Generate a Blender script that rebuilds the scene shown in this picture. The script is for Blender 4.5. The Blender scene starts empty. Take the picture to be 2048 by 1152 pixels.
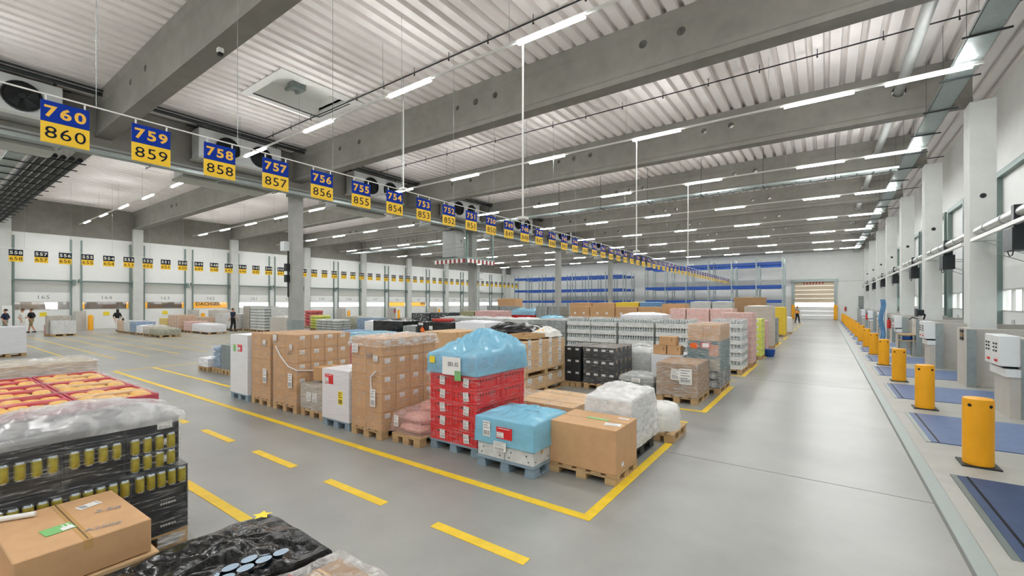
import bpy, bmesh, math, random
from mathutils import Vector, Matrix, noise
R = math.radians; PI = math.pi
sc = bpy.context.scene
COL = sc.collection
random.seed(7)

# ------------------------------------------------------------------ camera
YAW = math.atan(626 / 881.0)
cd = bpy.data.cameras.new('camera')
cam = bpy.data.objects.new('camera', cd); COL.objects.link(cam)
cam.location = (0, 0, 2.2); cam.rotation_euler = (PI / 2, 0, YAW)
cd.sensor_width = 36; cd.lens = 881 / 2048 * 36; cd.shift_y = 29 / 2048
cd.clip_start = 0.05; cd.clip_end = 400
sc.camera = cam
# ------------------------------------------------------------------ world, exposure
w = bpy.data.worlds.new('overcast_sky'); sc.world = w; w.use_nodes = True
bg = w.node_tree.nodes['Background']; bg.inputs[0].default_value = (0.95, 0.98, 1.0, 1); bg.inputs[1].default_value = 3.2
sc.view_settings.view_transform = 'Standard'; sc.view_settings.look = 'None'
sc.view_settings.exposure = 0.0; sc.view_settings.gamma = 1; sc.view_settings.use_curve_mapping = False
LAMP = 195.0          # radiance of the fluorescent tubes, the only lamps of the hall

# ------------------------------------------------------------------ helpers
def lin(h):
    h = h.lstrip('#'); c = [int(h[i:i + 2], 16) / 255 for i in (0, 2, 4)]
    return tuple((v / 12.92 if v <= .04045 else ((v + .055) / 1.055) ** 2.4) for v in c)

M = {}
def mat(name, rgb, rough=.55, metal=0, var=0, vs=3.0, bump=0, bs=40, st=(1, 1, 1), spec=.5, rvar=0, detail=4, var2=0, vs2=.4):
    m = bpy.data.materials.new(name); m.use_nodes = True; nt = m.node_tree; p = nt.nodes['Principled BSDF']
    c = lin(rgb) if isinstance(rgb, str) else rgb
    p.inputs['Base Color'].default_value = (*c, 1); p.inputs['Roughness'].default_value = rough
    p.inputs['Metallic'].default_value = metal; p.inputs['Specular IOR Level'].default_value = spec
    if var or bump or rvar or var2:
        tc = nt.nodes.new('ShaderNodeTexCoord'); mp = nt.nodes.new('ShaderNodeMapping'); mp.inputs['Scale'].default_value = st
        nt.links.new(tc.outputs['Object'], mp.inputs[0])
        def nz(s, d):
            n = nt.nodes.new('ShaderNodeTexNoise'); n.inputs['Scale'].default_value = s; n.inputs['Detail'].default_value = d
            n.inputs['Roughness'].default_value = .6; nt.links.new(mp.outputs[0], n.inputs['Vector']); return n
        out = None
        if var:
            n = nz(vs, detail); mx = nt.nodes.new('ShaderNodeMix'); mx.data_type = 'RGBA'
            rp = nt.nodes.new('ShaderNodeMapRange'); rp.inputs[1].default_value = .3; rp.inputs[2].default_value = .7
            nt.links.new(n.outputs['Fac'], rp.inputs[0]); nt.links.new(rp.outputs[0], mx.inputs[0])
            mx.inputs[6].default_value = (*[v * (1 - var) for v in c], 1); mx.inputs[7].default_value = (*[min(1, v * (1 + var)) for v in c], 1)
            out = mx.outputs[2]
            if rvar:
                rr = nt.nodes.new('ShaderNodeMapRange'); rr.inputs[3].default_value = rough - rvar; rr.inputs[4].default_value = rough + rvar
                nt.links.new(n.outputs['Fac'], rr.inputs[0]); nt.links.new(rr.outputs[0], p.inputs['Roughness'])
        if var2:
            n2 = nz(vs2, 3); m2 = nt.nodes.new('ShaderNodeMix'); m2.data_type = 'RGBA'; m2.blend_type = 'MULTIPLY'; m2.inputs[0].default_value = 1
            r2 = nt.nodes.new('ShaderNodeMapRange'); r2.inputs[1].default_value = .35; r2.inputs[2].default_value = .65
            r2.inputs[3].default_value = 1 - var2; r2.inputs[4].default_value = 1 + var2
            nt.links.new(n2.outputs['Fac'], r2.inputs[0])
            if out: nt.links.new(out, m2.inputs[6])
            else: m2.inputs[6].default_value = (*c, 1)
            nt.links.new(r2.outputs[0], m2.inputs[7]); out = m2.outputs[2]
        if out: nt.links.new(out, p.inputs['Base Color'])
        if bump:
            n = nz(bs, 5); b = nt.nodes.new('ShaderNodeBump'); b.inputs['Strength'].default_value = bump; b.inputs['Distance'].default_value = .02
            nt.links.new(n.outputs['Fac'], b.inputs['Height']); nt.links.new(b.outputs[0], p.inputs['Normal'])
    M[name] = m; return m

def film(name, rgb, lo, hi, st=(2, 2, 26), rough=.12, bump=.6, ns=3.0, a=.5, b=.75):
    """thin stretched plastic: see-through where smooth, milky where it creases"""
    m = bpy.data.materials.new(name); m.use_nodes = True; nt = m.node_tree; p = nt.nodes['Principled BSDF']; o = nt.nodes['Material Output']
    p.inputs['Base Color'].default_value = (*lin(rgb), 1); p.inputs['Roughness'].default_value = rough; p.inputs['Specular IOR Level'].default_value = .8
    tl = nt.nodes.new('ShaderNodeBsdfTranslucent'); tl.inputs[0].default_value = (*lin(rgb), 1); m0 = nt.nodes.new('ShaderNodeMixShader'); m0.inputs[0].default_value = .35
    tr = nt.nodes.new('ShaderNodeBsdfTransparent'); mx = nt.nodes.new('ShaderNodeMixShader')
    tc = nt.nodes.new('ShaderNodeTexCoord'); mp = nt.nodes.new('ShaderNodeMapping'); mp.inputs['Scale'].default_value = st
    n = nt.nodes.new('ShaderNodeTexNoise'); n.inputs['Scale'].default_value = ns; n.inputs['Detail'].default_value = 6; n.inputs['Distortion'].default_value = .6
    nt.links.new(tc.outputs['Object'], mp.inputs[0]); nt.links.new(mp.outputs[0], n.inputs['Vector'])
    r = nt.nodes.new('ShaderNodeMapRange'); r.inputs[1].default_value = a; r.inputs[2].default_value = b; r.inputs[3].default_value = lo; r.inputs[4].default_value = hi
    nt.links.new(n.outputs['Fac'], r.inputs[0]); nt.links.new(r.outputs[0], mx.inputs[0])
    bp = nt.nodes.new('ShaderNodeBump'); bp.inputs['Strength'].default_value = bump; bp.inputs['Distance'].default_value = .02
    nt.links.new(n.outputs['Fac'], bp.inputs['Height']); nt.links.new(bp.outputs[0], p.inputs['Normal'])
    nt.links.new(p.outputs[0], m0.inputs[1]); nt.links.new(tl.outputs[0], m0.inputs[2])
    nt.links.new(tr.outputs[0], mx.inputs[1]); nt.links.new(m0.outputs[0], mx.inputs[2]); nt.links.new(mx.outputs[0], o.inputs[0])
    M[name] = m; return m

def emit(name, rgb, s):
    m = bpy.data.materials.new(name); m.use_nodes = True; p = m.node_tree.nodes['Principled BSDF']
    p.inputs['Base Color'].default_value = (.8, .8, .8, 1)
    p.inputs['Emission Color'].default_value = (*rgb, 1); p.inputs['Emission Strength'].default_value = s; M[name] = m; return m

class MB:
    def __init__(s): s.v = []; s.f = []; s.m = []
    def add(s, vs, fs, m=0):
        b = len(s.v); s.v += [tuple(q) for q in vs]; s.f += [tuple(b + i for i in f) for f in fs]; s.m += [m] * len(fs); return s
    def box(s, x0, y0, z0, x1, y1, z1, m=0):
        return s.add([(x0, y0, z0), (x1, y0, z0), (x1, y1, z0), (x0, y1, z0), (x0, y0, z1), (x1, y0, z1), (x1, y1, z1), (x0, y1, z1)],
                     [(0, 3, 2, 1), (4, 5, 6, 7), (0, 1, 5, 4), (1, 2, 6, 5), (2, 3, 7, 6), (3, 0, 4, 7)], m)
    def bar(s, p, q, a, b=None, m=0):            # square bar between two points
        return s.cyl(p, q, a * .7071, None, 4, m, True, PI / 4)
    def cyl(s, p, q, r0, r1=None, n=12, m=0, caps=True, ph=0):
        p = Vector(p); q = Vector(q); r1 = r0 if r1 is None else r1; d = (q - p).normalized()
        u = d.cross(Vector((0, 0, 1)) if abs(d.z) < .9 else Vector((1, 0, 0))).normalized(); w_ = d.cross(u)
        vs = []
        for c, r in ((p, r0), (q, r1)):
            for i in range(n):
                a = 2 * PI * i / n + ph; vs.append(c + (u * math.cos(a) + w_ * math.sin(a)) * r)
        fs = [(i, (i + 1) % n, n + (i + 1) % n, n + i) for i in range(n)]
        if caps: fs += [tuple(reversed(range(n))), tuple(range(n, 2 * n))]
        return s.add(vs, fs, m)
    def tube(s, pts, r, n=8, m=0):
        for a, b in zip(pts, pts[1:]): s.cyl(a, b, r, None, n, m)
        return s
    def lathe(s, prof, n=16, m=0, c=(0, 0, 0)):
        vs = []; k = len(prof)
        for i in range(n):
            a = 2 * PI * i / n
            for r, z in prof: vs.append((c[0] + r * math.cos(a), c[1] + r * math.sin(a), c[2] + z))
        fs = []
        for i in range(n):
            j = (i + 1) % n
            for t in range(k - 1): fs.append((i * k + t, j * k + t, j * k + t + 1, i * k + t + 1))
        return s.add(vs, fs, m)
    def grid(s, nx, ny, fn, m=0):
        vs = [fn(i / nx, j / ny) for j in range(ny + 1) for i in range(nx + 1)]
        return s.add(vs, [(j * (nx + 1) + i, j * (nx + 1) + i + 1, (j + 1) * (nx + 1) + i + 1, (j + 1) * (nx + 1) + i) for j in range(ny) for i in range(nx)], m)
    def prism(s, pts, fn, a, b, m=0):            # polygon pts (2D) swept from a to b, fn(p,q,t)->xyz
        n = len(pts); vs = [fn(p, q, a) for p, q in pts] + [fn(p, q, b) for p, q in pts]
        return s.add(vs, [(i, (i + 1) % n, n + (i + 1) % n, n + i) for i in range(n)] + [tuple(reversed(range(n))), tuple(range(n, 2 * n))], m)
    def mesh(s, name, mats, smooth=False, bevel=0, off=None):
        me = bpy.data.meshes.new(name)
        v = s.v if off is None else [(a - off[0], b - off[1], c - off[2]) for a, b, c in s.v]
        me.from_pydata(v, [], s.f); me.update()
        for m in (mats if isinstance(mats, (list, tuple)) else [mats]): me.materials.append(M[m])
        me.polygons.foreach_set('material_index', s.m)
        bm = bmesh.new(); bm.from_mesh(me)
        bmesh.ops.recalc_face_normals(bm, faces=bm.faces[:]) if not smooth == 'open' else None
        if bevel: bmesh.ops.bevel(bm, geom=bm.edges[:], offset=bevel, segments=1, affect='EDGES', clamp_overlap=True)
        bm.to_mesh(me); bm.free()
        if smooth:
            me.polygons.foreach_set('use_smooth', [True] * len(me.polygons))
            if smooth != 'open': me.set_sharp_from_angle(angle=R(40))
        return me
    def build(s, name, mats, parent=None, smooth=False, bevel=0, world=False, label=None):
        off = parent.location if (parent is not None and world) else None
        return put(name, s.mesh(name, mats, smooth, bevel, off), parent, label=label)

def put(name, me, parent=None, loc=(0, 0, 0), rz=0, label=None):
    o = bpy.data.objects.new(name, me); COL.objects.link(o); o.location = loc
    if rz: o.rotation_euler = (0, 0, rz)
    if parent is not None: o.parent = parent
    if label: o['label'] = label
    return o
def tag(o, label, cat, group=None, kind=None):
    o['label'] = label; o['category'] = cat
    if group: o['group'] = group
    if kind: o['kind'] = kind
    return o
def thing(name, label, cat, loc=(0, 0, 0), rz=0, group=None, kind=None):
    o = bpy.data.objects.new(name, None); o.empty_display_size = .2; COL.objects.link(o)
    o.location = loc; o.rotation_euler = (0, 0, rz); return tag(o, label, cat, group, kind)
def struct(name, mb, mats, parent=None, smooth=False, bevel=0, label=None, cat=None):
    o = mb.build(name, mats, parent, smooth, bevel)
    if parent is None:
        o['kind'] = 'structure'
        if label: o['label'] = label; o['category'] = cat
    return o
def copy_tree(o, parent=None):
    c = o.copy(); COL.objects.link(c)
    if parent is not None: c.parent = parent
    for ch in list(o.children): copy_tree(ch, c)
    return c

GL = {}
def glyphs(text, h, sx=1.0, bold=.012, sp=1.0):
    """flat lettering as (verts, faces) centred on 0,0, cap height h"""
    key = (text, round(h, 3), sx, bold, sp)
    if key in GL: return GL[key]
    cu = bpy.data.curves.new('t', 'FONT'); cu.body = text; cu.size = 1.0; cu.offset = bold; cu.space_character = sp; cu.resolution_u = 3
    o = bpy.data.objects.new('t', cu); COL.objects.link(o)
    me = bpy.data.meshes.new_from_object(o.evaluated_get(bpy.context.evaluated_depsgraph_get()))
    vs = [(v.co.x, v.co.y) for v in me.vertices]; fs = [tuple(p.vertices) for p in me.polygons]
    bpy.data.objects.remove(o); bpy.data.curves.remove(cu); bpy.data.meshes.remove(me)
    xs = [a for a, b in vs]; ys = [b for a, b in vs]; k = h / (max(ys) - min(ys)); cx = (max(xs) + min(xs)) / 2; cy = (max(ys) + min(ys)) / 2
    GL[key] = ([((a - cx) * k * sx, (b - cy) * k) for a, b in vs], fs); return GL[key]
def letter(mb, text, h, fn, m=0, sx=1.0, bold=.012, sp=1.0):
    vs, fs = glyphs(text, h, sx, bold, sp); mb.add([fn(a, b) for a, b in vs], fs, m); return mb
DIG = {}
def digits(mb, text, h, fn, m=0, adv=.86, sx=1.25, bold=.03):
    n = len(text)
    for i, c in enumerate(text):
        vs, fs = glyphs(c, h, sx, bold); x = (i - (n - 1) / 2) * adv * h
        mb.add([fn(a + x, b) for a, b in vs], fs, m)
    return mb
# every digit is generated first, before the scene fills up
for c_ in '0123456789': glyphs(c_, .165, 1.25, .03); glyphs(c_, .2, 1.25, .03); glyphs(c_, .27, 1.25, .0)

def nz3(x, y, z): return noise.noise(Vector((x, y, z)))

# ------------------------------------------------------------------ materials
mat('floor_concrete', '#92928d', .33, 0, .10, 1.3, .05, 60, rvar=.08, detail=8, var2=.15, vs2=.28)
mat('apron_concrete', '#a5a49d', .5, 0, .07, 2.5, .08, 60, detail=8, var2=.05)
mat('joint', '#6f706c', .8); mat('steel_edge', '#9aa3a0', .45, .3)
mat('line_yellow', '#e8c32a', .5, 0, .10, 6, detail=8)
mat('beam_concrete', '#88857e', .8, 0, .10, 2.0, .15, 30, detail=7, var2=.06, vs2=.6)
mat('column_concrete', '#a3a39e', .8, 0, .09, 2.0, .12, 30, detail=7)
mat('column_pale', '#cdcfca', .75, 0, .05, 2.0, .08, 30, detail=7)
mat('guard_concrete', '#bdb9b1', .75, 0, .06, 3, .1, 60, detail=7)
mat('wall_white', '#e9eae6', .6, 0, .03, 1.5); mat('panel_white', '#eeefec', .5, 0, .02, 1.5)
mat('curtain_grey', '#c3c4be', .6, 0, .03, 3)
mat('deck_metal', '#f0eae6', .5, .0, .04, .8); mat('galvanized', '#9ca6a4', .42, .55, .10, 9)
mat('track_green_grey', '#81918d', .45, .4, .06, 6); mat('dark_metal', '#2e3234', .45, .5); mat('rubber', '#1b1c1d', .7)
mat('black_pipe', '#26292a', .6); mat('insulation', '#b9bab6', .35, .5, .05, 5)
mat('white_paint', '#e6e5e0', .4); mat('cabinet_white', '#dfe2e2', .4, 0, .02, 4)
mat('bollard_yellow', '#f0a90c', .45, 0, .05, 3); mat('plate_blue', '#5a7099', .45, 0, .09, 5, .5, 160, detail=3)
mat('rack_blue', '#164a9e', .45); mat('sign_blue', '#0c3296', .7, spec=.15); mat('sign_yellow', '#f5c724', .5); mat('sign_ink', '#161b2e', .7, spec=.15)
mat('sign_gold', '#f0b93a', .5); mat('sign_pale', '#d9d7c4', .5); mat('sign_navy', '#182138', .7, spec=.15)
mat('red_paint', '#c22a26', .45); mat('stripe_red', '#8e2623', .5); mat('orange', '#ec6a1c', .5); mat('red_label', '#d8262b', .5)
mat('paper', '#ecebe8', .6, 0, .02, 20); mat('ink', '#26282c', .6); mat('ink_grey', '#8d9094', .6); mat('label_yellow', '#efd632', .5); mat('label_green', '#7fbf77', .5)
mat('cardboard', '#c0976c', .75, 0, .06, 4, .04, 90, var2=.04); mat('cardboard_pale', '#cfac82', .75, 0, .06, 4, .04, 90)
mat('cardboard_dark', '#9a7a58', .75, 0, .07, 4, .04, 90); mat('cardboard_grey', '#a59a8a', .75, 0, .07, 4); mat('tape', '#c9a06a', .25); mat('print_pale', '#d3b896', .7)
mat('board_plain', '#c99f74', .75, 0, .05, 8, .05, 120); mat('seam', '#6d5236', .8)
mat('wood', '#b99a70', .75, 0, .18, 3, .15, 20, st=(1, 6, 6)); mat('wood_dark', '#8f7350', .8, 0, .2, 3, .15, 20, st=(1, 6, 6))
mat('pallet_bluegrey', '#8599a6', .55, 0, .06, 4); mat('pallet_blue', '#4f79a8', .55, 0, .1, 4); mat('pallet_black', '#26282a', .6)
mat('crate_red', '#d8141b', .38, 0, .05, 4); mat('crate_dark', '#57090c', .5); mat('crate_grey', '#7c8587', .5, 0, .06, 4)
mat('wrap_white', '#e6e6ea', .3, 0, .04, 3, .55, 5, st=(1, 1, 9)); mat('wrap_grey', '#bfc2be', .3, 0, .12, 3, .6, 5, st=(1, 1, 9))
mat('wrap_beige', '#bdb5a8', .32, 0, .14, 3, .6, 5, st=(1, 1, 7)); mat('wrap_pink', '#cfa3a0', .3, 0, .2, 3, .6, 5, st=(1, 1, 7))
mat('bag_black', '#0b0d10', .16, 0, 0, 3, .8, 5); mat('bag_white', '#e2e0da', .3, 0, .08, 4, .9, 9)
mat('goods_grey', '#8f9391', .5, 0, .35, 9, detail=6); mat('goods_dark', '#2b3134', .4, 0, .4, 9, detail=6); mat('goods_olive', '#8b8a68', .5, 0, .35, 10, detail=6)
mat('goods_beige', '#b3a791', .55, 0, .2, 8, detail=6); mat('goods_blue', '#5a86ad', .45, 0, .3, 8, detail=6); mat('goods_white', '#d6d8d6', .4, 0, .15, 10, detail=6)
mat('goods_pink', '#dba89c', .5, 0, .25, 10, detail=6); mat('goods_lime', '#cfd64e', .5, 0, .15, 8); mat('goods_yellow', '#d9b92f', .5, 0, .12, 8)
mat('goods_red', '#b5332f', .5, 0, .25, 8); mat('goods_teal', '#2f5d63', .45, 0, .35, 6, detail=6); mat('dots', '#cfd2cc', .5); mat('oval_blue', '#8ea2b4', .3)
mat('can_black', '#1c2126', .3, .2, .1, 6); mat('can_gold', '#a79a3f', .3, .35, .35, 14); mat('can_silver', '#b9c0c6', .25, .8)
mat('box_black', '#23272b', .42, 0, .12, 6); mat('chip_orange', '#eeb13e', .45, 0, .28, 18, .8, 14, detail=6); mat('chip_red', '#c2304a', .45)
mat('bottle', '#b4bcba', .2, 0, .25, 12); mat('bottle_dark', '#56605f', .25, 0, .3, 12); mat('tray_white', '#d9dad7', .4, 0, .05, 9)
mat('skin', '#c98f70', .6); mat('hair_dark', '#1d1713', .7); mat('hair_brown', '#4a3322', .7); mat('cloth_white', '#dedcd6', .85); mat('cloth_black', '#17181b', .85)
mat('cloth_navy', '#1c2740', .85); mat('cloth_khaki', '#8b8360', .85); mat('cloth_grey', '#7d8078', .85); mat('vest_orange', '#ee8d1c', .7); mat('shoe', '#25211f', .6)
mat('asphalt', '#8f908c', .9, 0, .1, .5); mat('tarp_brown', '#4d3d2a', .6, 0, .5, .9, detail=6); mat('tarp_yellow', '#f0a818', .5); mat('dusk_glass', '#3d4549', .1)
mat('slat_cream', '#dcc9ab', .55)
mat('goods_grey_pipe', '#a9aba8', .5, .1, .04, 3)
film('film_clear', '#ffffff', .05, .5); film('film_pink', '#f2d3d0', .3, .7); film('film_milky', '#ffffff', .16, .75, a=.42)
film('film_top', '#ffffff', .3, .8, (2.5, 2.5, 2.5), .12, .5, 2.2, a=.4); film('film_blue', '#9fe0fa', .8, .97, (1.6, 1.6, 3), .1, .45, 2, a=.35)
film('film_bluegrey', '#cfe2f3', .12, .6, (2, 2, 22), .14, .4); film('film_white', '#ffffff', .5, .97, (2, 2, 7), .15, .6, 3, a=.35)
m_ = bpy.data.materials.new('glass'); m_.use_nodes = True
nt_ = m_.node_tree; g_ = nt_.nodes.new('ShaderNodeBsdfGlossy'); t_ = nt_.nodes.new('ShaderNodeBsdfTransparent'); x_ = nt_.nodes.new('ShaderNodeMixShader')
g_.inputs['Roughness'].default_value = .03; x_.inputs[0].default_value = .1
nt_.links.new(t_.outputs[0], x_.inputs[1]); nt_.links.new(g_.outputs[0], x_.inputs[2]); nt_.links.new(x_.outputs[0], nt_.nodes['Material Output'].inputs[0]); M['glass'] = m_
emit('tube_light', (.98, 1, 1), LAMP)
emit('display', (.9, .95, 1), 3.0)

# ------------------------------------------------------------------ setting
YB = [12.65 + 7.83 * k for k in range(-2, 8)]     # roof beams
ROWS = [8.75 + 7.8 * k for k in range(-2, 8)]     # light strips
DOCK = [8.52 + 3.915 * k for k in range(-3, 15)]  # posts between the docks on the right
XL, XR, YN, YF = -50.0, 5.3, -11.0, 70.0
ZB, ZC = 8.65, 10.2
fl = MB().box(XL - .3, YN - .2, -.3, XR + .3, YF + .3, 0).build('floor', 'floor_concrete'); fl['kind'] = 'structure'
def strip(name, x0, y0, x1, y1, m, t=.003, lab=None):
    return MB().box(x0, y0, -.01, x1, y1, t).build(name, m, fl, label=lab)
strip('apron', 1.14, YN, XR, YF, 'apron_concrete', .002, 'pale concrete apron along the docks')
strip('steel_channel', 1.0, YN, 1.13, YF, 'steel_edge', .003, 'steel edge strip between hall floor and apron')
strip('floor_joint', .97, YN, .995, YF, 'joint', .0025)
for y in (-1.2, 6.6, 14.3, 22.1, 30): strip('floor_joint', XL, y, .97, y + .012, 'joint', .0015)
for x in (-24.4,): strip('floor_joint', x, YN, x + .012, YF, 'joint', .0015)
def lane(x0, y0, x1, y1): strip('lane_line', x0, y0, x1, y1, 'line_yellow', .004)
lane(-18.6, 4.06, -1.93, 4.17); lane(-2.04, 4.17, -1.93, 7.4); lane(-3.0, 8.4, -2.05, 8.48)
for k in range(9):
    y = 9.4 + 5.25 * k
    lane(-18.6, y, -1.93, y + .1); lane(-2.04, y + .1, -1.93, y + 3.3); lane(-3.0, y + 4.3, -2.05, y + 4.38)
for k in range(5):
    x = -2.06 - 1.86 * k; lane(x - 1.1, 3.06, x, 3.17)
lane(-17.0, 2.02, -1.9, 2.13); lane(-18.6, 4.17, -18.5, 9.4); lane(-18.5, 5.06, -12.6, 5.16)
for k in range(14): lane(-42, 3.98 + 1.04 * k, -22.6, 4.05 + 1.04 * k)
gr = MB().box(-140, -60, -1.4, XL - .3, 160, -1.2).box(XR + .3, -60, -1.4, 90, 160, -1.2).build('ground', 'asphalt'); gr['kind'] = 'structure'

# ribbed roof deck, ribs run down the hall; the skylight well is left open
SK = (-17.85, -15.55, 7.97, 10.7)
dk = MB(); P = .46; n = int((XR - XL) / P) + 1
for i in range(n):
    x = XL + i * P; seg = [(YN, YF)]
    if SK[0] - P < x < SK[1]: seg = [(YN, SK[2]), (SK[3], YF)]
    for a, b in seg:
        pr = [(x, ZC), (x + .27, ZC), (x + .31, ZC + .17), (x + .42, ZC + .17), (x + P, ZC)]
        for (p, q), (r_, s_) in zip(pr, pr[1:]): dk.add([(p, a, q), (r_, a, s_), (r_, b, s_), (p, b, q)], [(0, 1, 2, 3)])
dk.box(XL, YN, ZC + .3, SK[0] - .5, YF, ZC + .4).box(SK[1] + .5, YN, ZC + .3, XR, YF, ZC + .4).box(SK[0] - .5, YN, ZC + .3, SK[1] + .5, SK[2], ZC + .4).box(SK[0] - .5, SK[3], ZC + .3, SK[1] + .5, YF, ZC + .4)
struct('ceiling', dk, 'deck_metal')
a, b, c, d = SK
sk = thing('skylight', 'square roof skylight well with white curb above the sign row', 'skylight', (a, c, ZC))
q = MB()
for (x0, y0, x1, y1) in ((a - .25, c - .3, a, d + .25), (b, c - .3, b + .45, d + .25), (a, c - .3, b, c), (a, d, b, d + .25)): q.box(x0, y0, ZC - .02, x1, y1, ZC + .04)
for (x0, y0, x1, y1) in ((a - .05, c, a, d), (b, c, b + .05, d), (a, c - .05, b, c), (a, d, b, d + .05)): q.box(x0, y0, ZC, x1, y1, ZC + .75)
q.build('curb', 'white_paint', sk, world=True)
MB().box(a, c, ZC + .72, b, d, ZC + .78).build('dome', 'wall_white', sk, world=True)
q = MB().box(a + .1, c + 1.2, ZC + .55, b - .1, c + 1.32, ZC + .65).box(a + .7, c + 1.0, ZC + .35, a + 1.15, c + 1.5, ZC + .6).cyl((a + .9, c + 1.25, ZC + .2), (a + .9, c + 1.25, ZC + .7), .06)
q.build('opener', 'galvanized', sk, world=True)

# concrete roof beams with round service holes
def beam_mesh(x0, x1, holes):
    pr = [(-.25, 0), (.25, 0), (.25, .16), (.19, .24), (.19, 1.16), (.28, 1.26), (.28, 1.55), (-.28, 1.55), (-.28, 1.26), (-.19, 1.16), (-.19, .24), (-.25, .16)]
    b_ = MB().prism(pr, lambda p, q, t: (t, p, q), x0, x1); me = b_.mesh('beam', 'beam_concrete')
    o = bpy.data.objects.new('b', me); COL.objects.link(o)
    c_ = MB()
    for hx, hz, hr in holes: c_.cyl((hx, -.5, hz), (hx, .5, hz), hr, None, 20)
    co = bpy.data.objects.new('c', c_.mesh('c', 'beam_concrete')); COL.objects.link(co)
    md = o.modifiers.new('b', 'BOOLEAN'); md.object = co; md.operation = 'DIFFERENCE'; md.solver = 'EXACT'
    out = bpy.data.meshes.new_from_object(o.evaluated_get(bpy.context.evaluated_depsgraph_get()))
    bpy.data.objects.remove(o); bpy.data.objects.remove(co); return out
HZ = .95
br = beam_mesh(-23.25, 3.9, [(2.1, HZ - .05, .2), (-3.2, HZ, .12), (-4.25, HZ, .12), (-9.6, HZ, .11), (-10.5, HZ, .12), (-11.4, HZ, .09), (-17.5, HZ, .11), (-19, HZ, .11)])
bl = beam_mesh(-49.9, -23.95, [(-30, HZ, .12), (-31.2, HZ, .12), (-40, HZ, .12), (-41, HZ, .12)])
for y in YB:
    for me in (br, bl):
        o = put('ceiling_beam', me, None, (0, y, ZB)); o['kind'] = 'structure'
g = MB().box(-23.95, YN, 8.3, -23.25, YF, 10.15)
struct('girder', g, 'beam_concrete')
MIDCOL = [12.8, 27.66, 41.9, 56.2]
for y in MIDCOL:
    c_ = MB().box(-23.85, y - .3, 0, -23.4, y + .3, 8.3).box(-23.95, y - .36, 7.95, -23.25, y + .36, 8.3)
    o = struct('column', c_, 'column_concrete')
    MB().box(-23.88, y - .33, 0, -23.37, y + .33, 1.25).build('kick_guard', 'galvanized', o)
for y in YB:
    o = struct('column', MB().box(3.8, y - .38, 0, 4.4, y + .38, ZB), 'column_pale')
    MB().box(3.79, y - .39, 1.3, 4.41, y + .39, 1.34).build('ledge', 'galvanized', o)
    MB().cyl((4.1, y - .385, 5.6), (4.1, y - .37, 5.6), .08, None, 12).build('socket', 'dark_metal', o)
    struct('column', MB().box(-50, y - .35, 0, -49.6, y + .35, ZB), 'column_pale')

# ---- walls
struct('wall_left', MB().box(XL - .2, YN, 7.6, XL - .0, YF, ZC + .3), 'beam_concrete')
w_ = MB().box(XL - .2, YN, 7.55, XL - .01, YF, 7.6)
dockL = []
for y in YB:
    dockL += [y + 2.05, y + 5.78]
dockL = [y for y in dockL if y + 1.6 < YF]
yy = YN
for y in dockL:
    if y - 1.55 > YF: break
    w_.box(XL - .2, yy, 0, XL, min(y - 1.55, YF), 7.6); yy = y + 1.55
w_.box(XL - .2, yy, 0, XL, YF, 7.6) if yy < YF else None
struct('wall_left', w_, 'wall_white')
dockL = [y for y in dockL if y + 1.6 < YF]
DCOUNT = [0, 0]
def door_l(y, num):
    DCOUNT[0] += 1; x = XL
    r_ = thing('door_%d' % DCOUNT[0], 'white dock door numbered %s in the far left wall' % num, 'dock door', (x, y, 0)); r_['kind'] = 'structure'
    MB().box(x - .12, y - 1.55, 0, x - .04, y + 1.55, 1.65).build('lower_panel', 'panel_white', r_, world=True)
    MB().box(x - .12, y - 1.55, 2.25, x - .04, y + 1.55, 3.0).build('number_panel', 'panel_white', r_, world=True)
    MB().box(x - .1, y - 1.55, 3.0, x - .05, y + 1.55, 3.95).build('curtain', 'curtain_grey', r_, world=True)
    MB().box(x - .12, y - 1.55, 3.95, x - .02, y + 1.55, 7.6).build('upper_panel', 'panel_white', r_, world=True)
    MB().box(x - .09, y - 1.5, 1.65, x - .08, y + 1.5, 2.25).build('window_pane', 'glass', r_, world=True)
    f = MB().box(x - .13, y - 1.55, 1.62, x - .03, y + 1.55, 1.67).box(x - .13, y - 1.55, 2.23, x - .03, y + 1.55, 2.28)
    f.build('window_frame', 'curtain_grey', r_, world=True)
    digits(MB(), num, .27, lambda a, b: (x - .035, y + a, 2.62 + b), 0, .95, 1.25, 0).build('number', 'ink_grey', r_, world=True)
    t = MB()
    for s in (-1, 1): t.box(x - .05, y + s * 1.56 - .05, 0, x + .12, y + s * 1.56 + .05, 7.3)
    t.build('track', 'track_green_grey', r_, world=True)
    t = MB().cyl((x + .15, y - 1.7, 3.95), (x + .15, y + 1.7, 3.95), .05, None, 8).box(x, y - 1.75, 3.85, x + .3, y - 1.6, 4.1).box(x, y + 1.6, 3.6, x + .3, y + 1.8, 4.05)
    t.build('spring_shaft', 'track_green_grey', r_, world=True)
    MB().box(x - .04, y - .2, 1.1, x - .02, y + .2, 1.42).build('placard', 'label_yellow' if num in ('165', '164', '163') else 'paper', r_, world=True)
nums = 167
for y in dockL: door_l(y, str(nums)) ; nums -= 1
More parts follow.
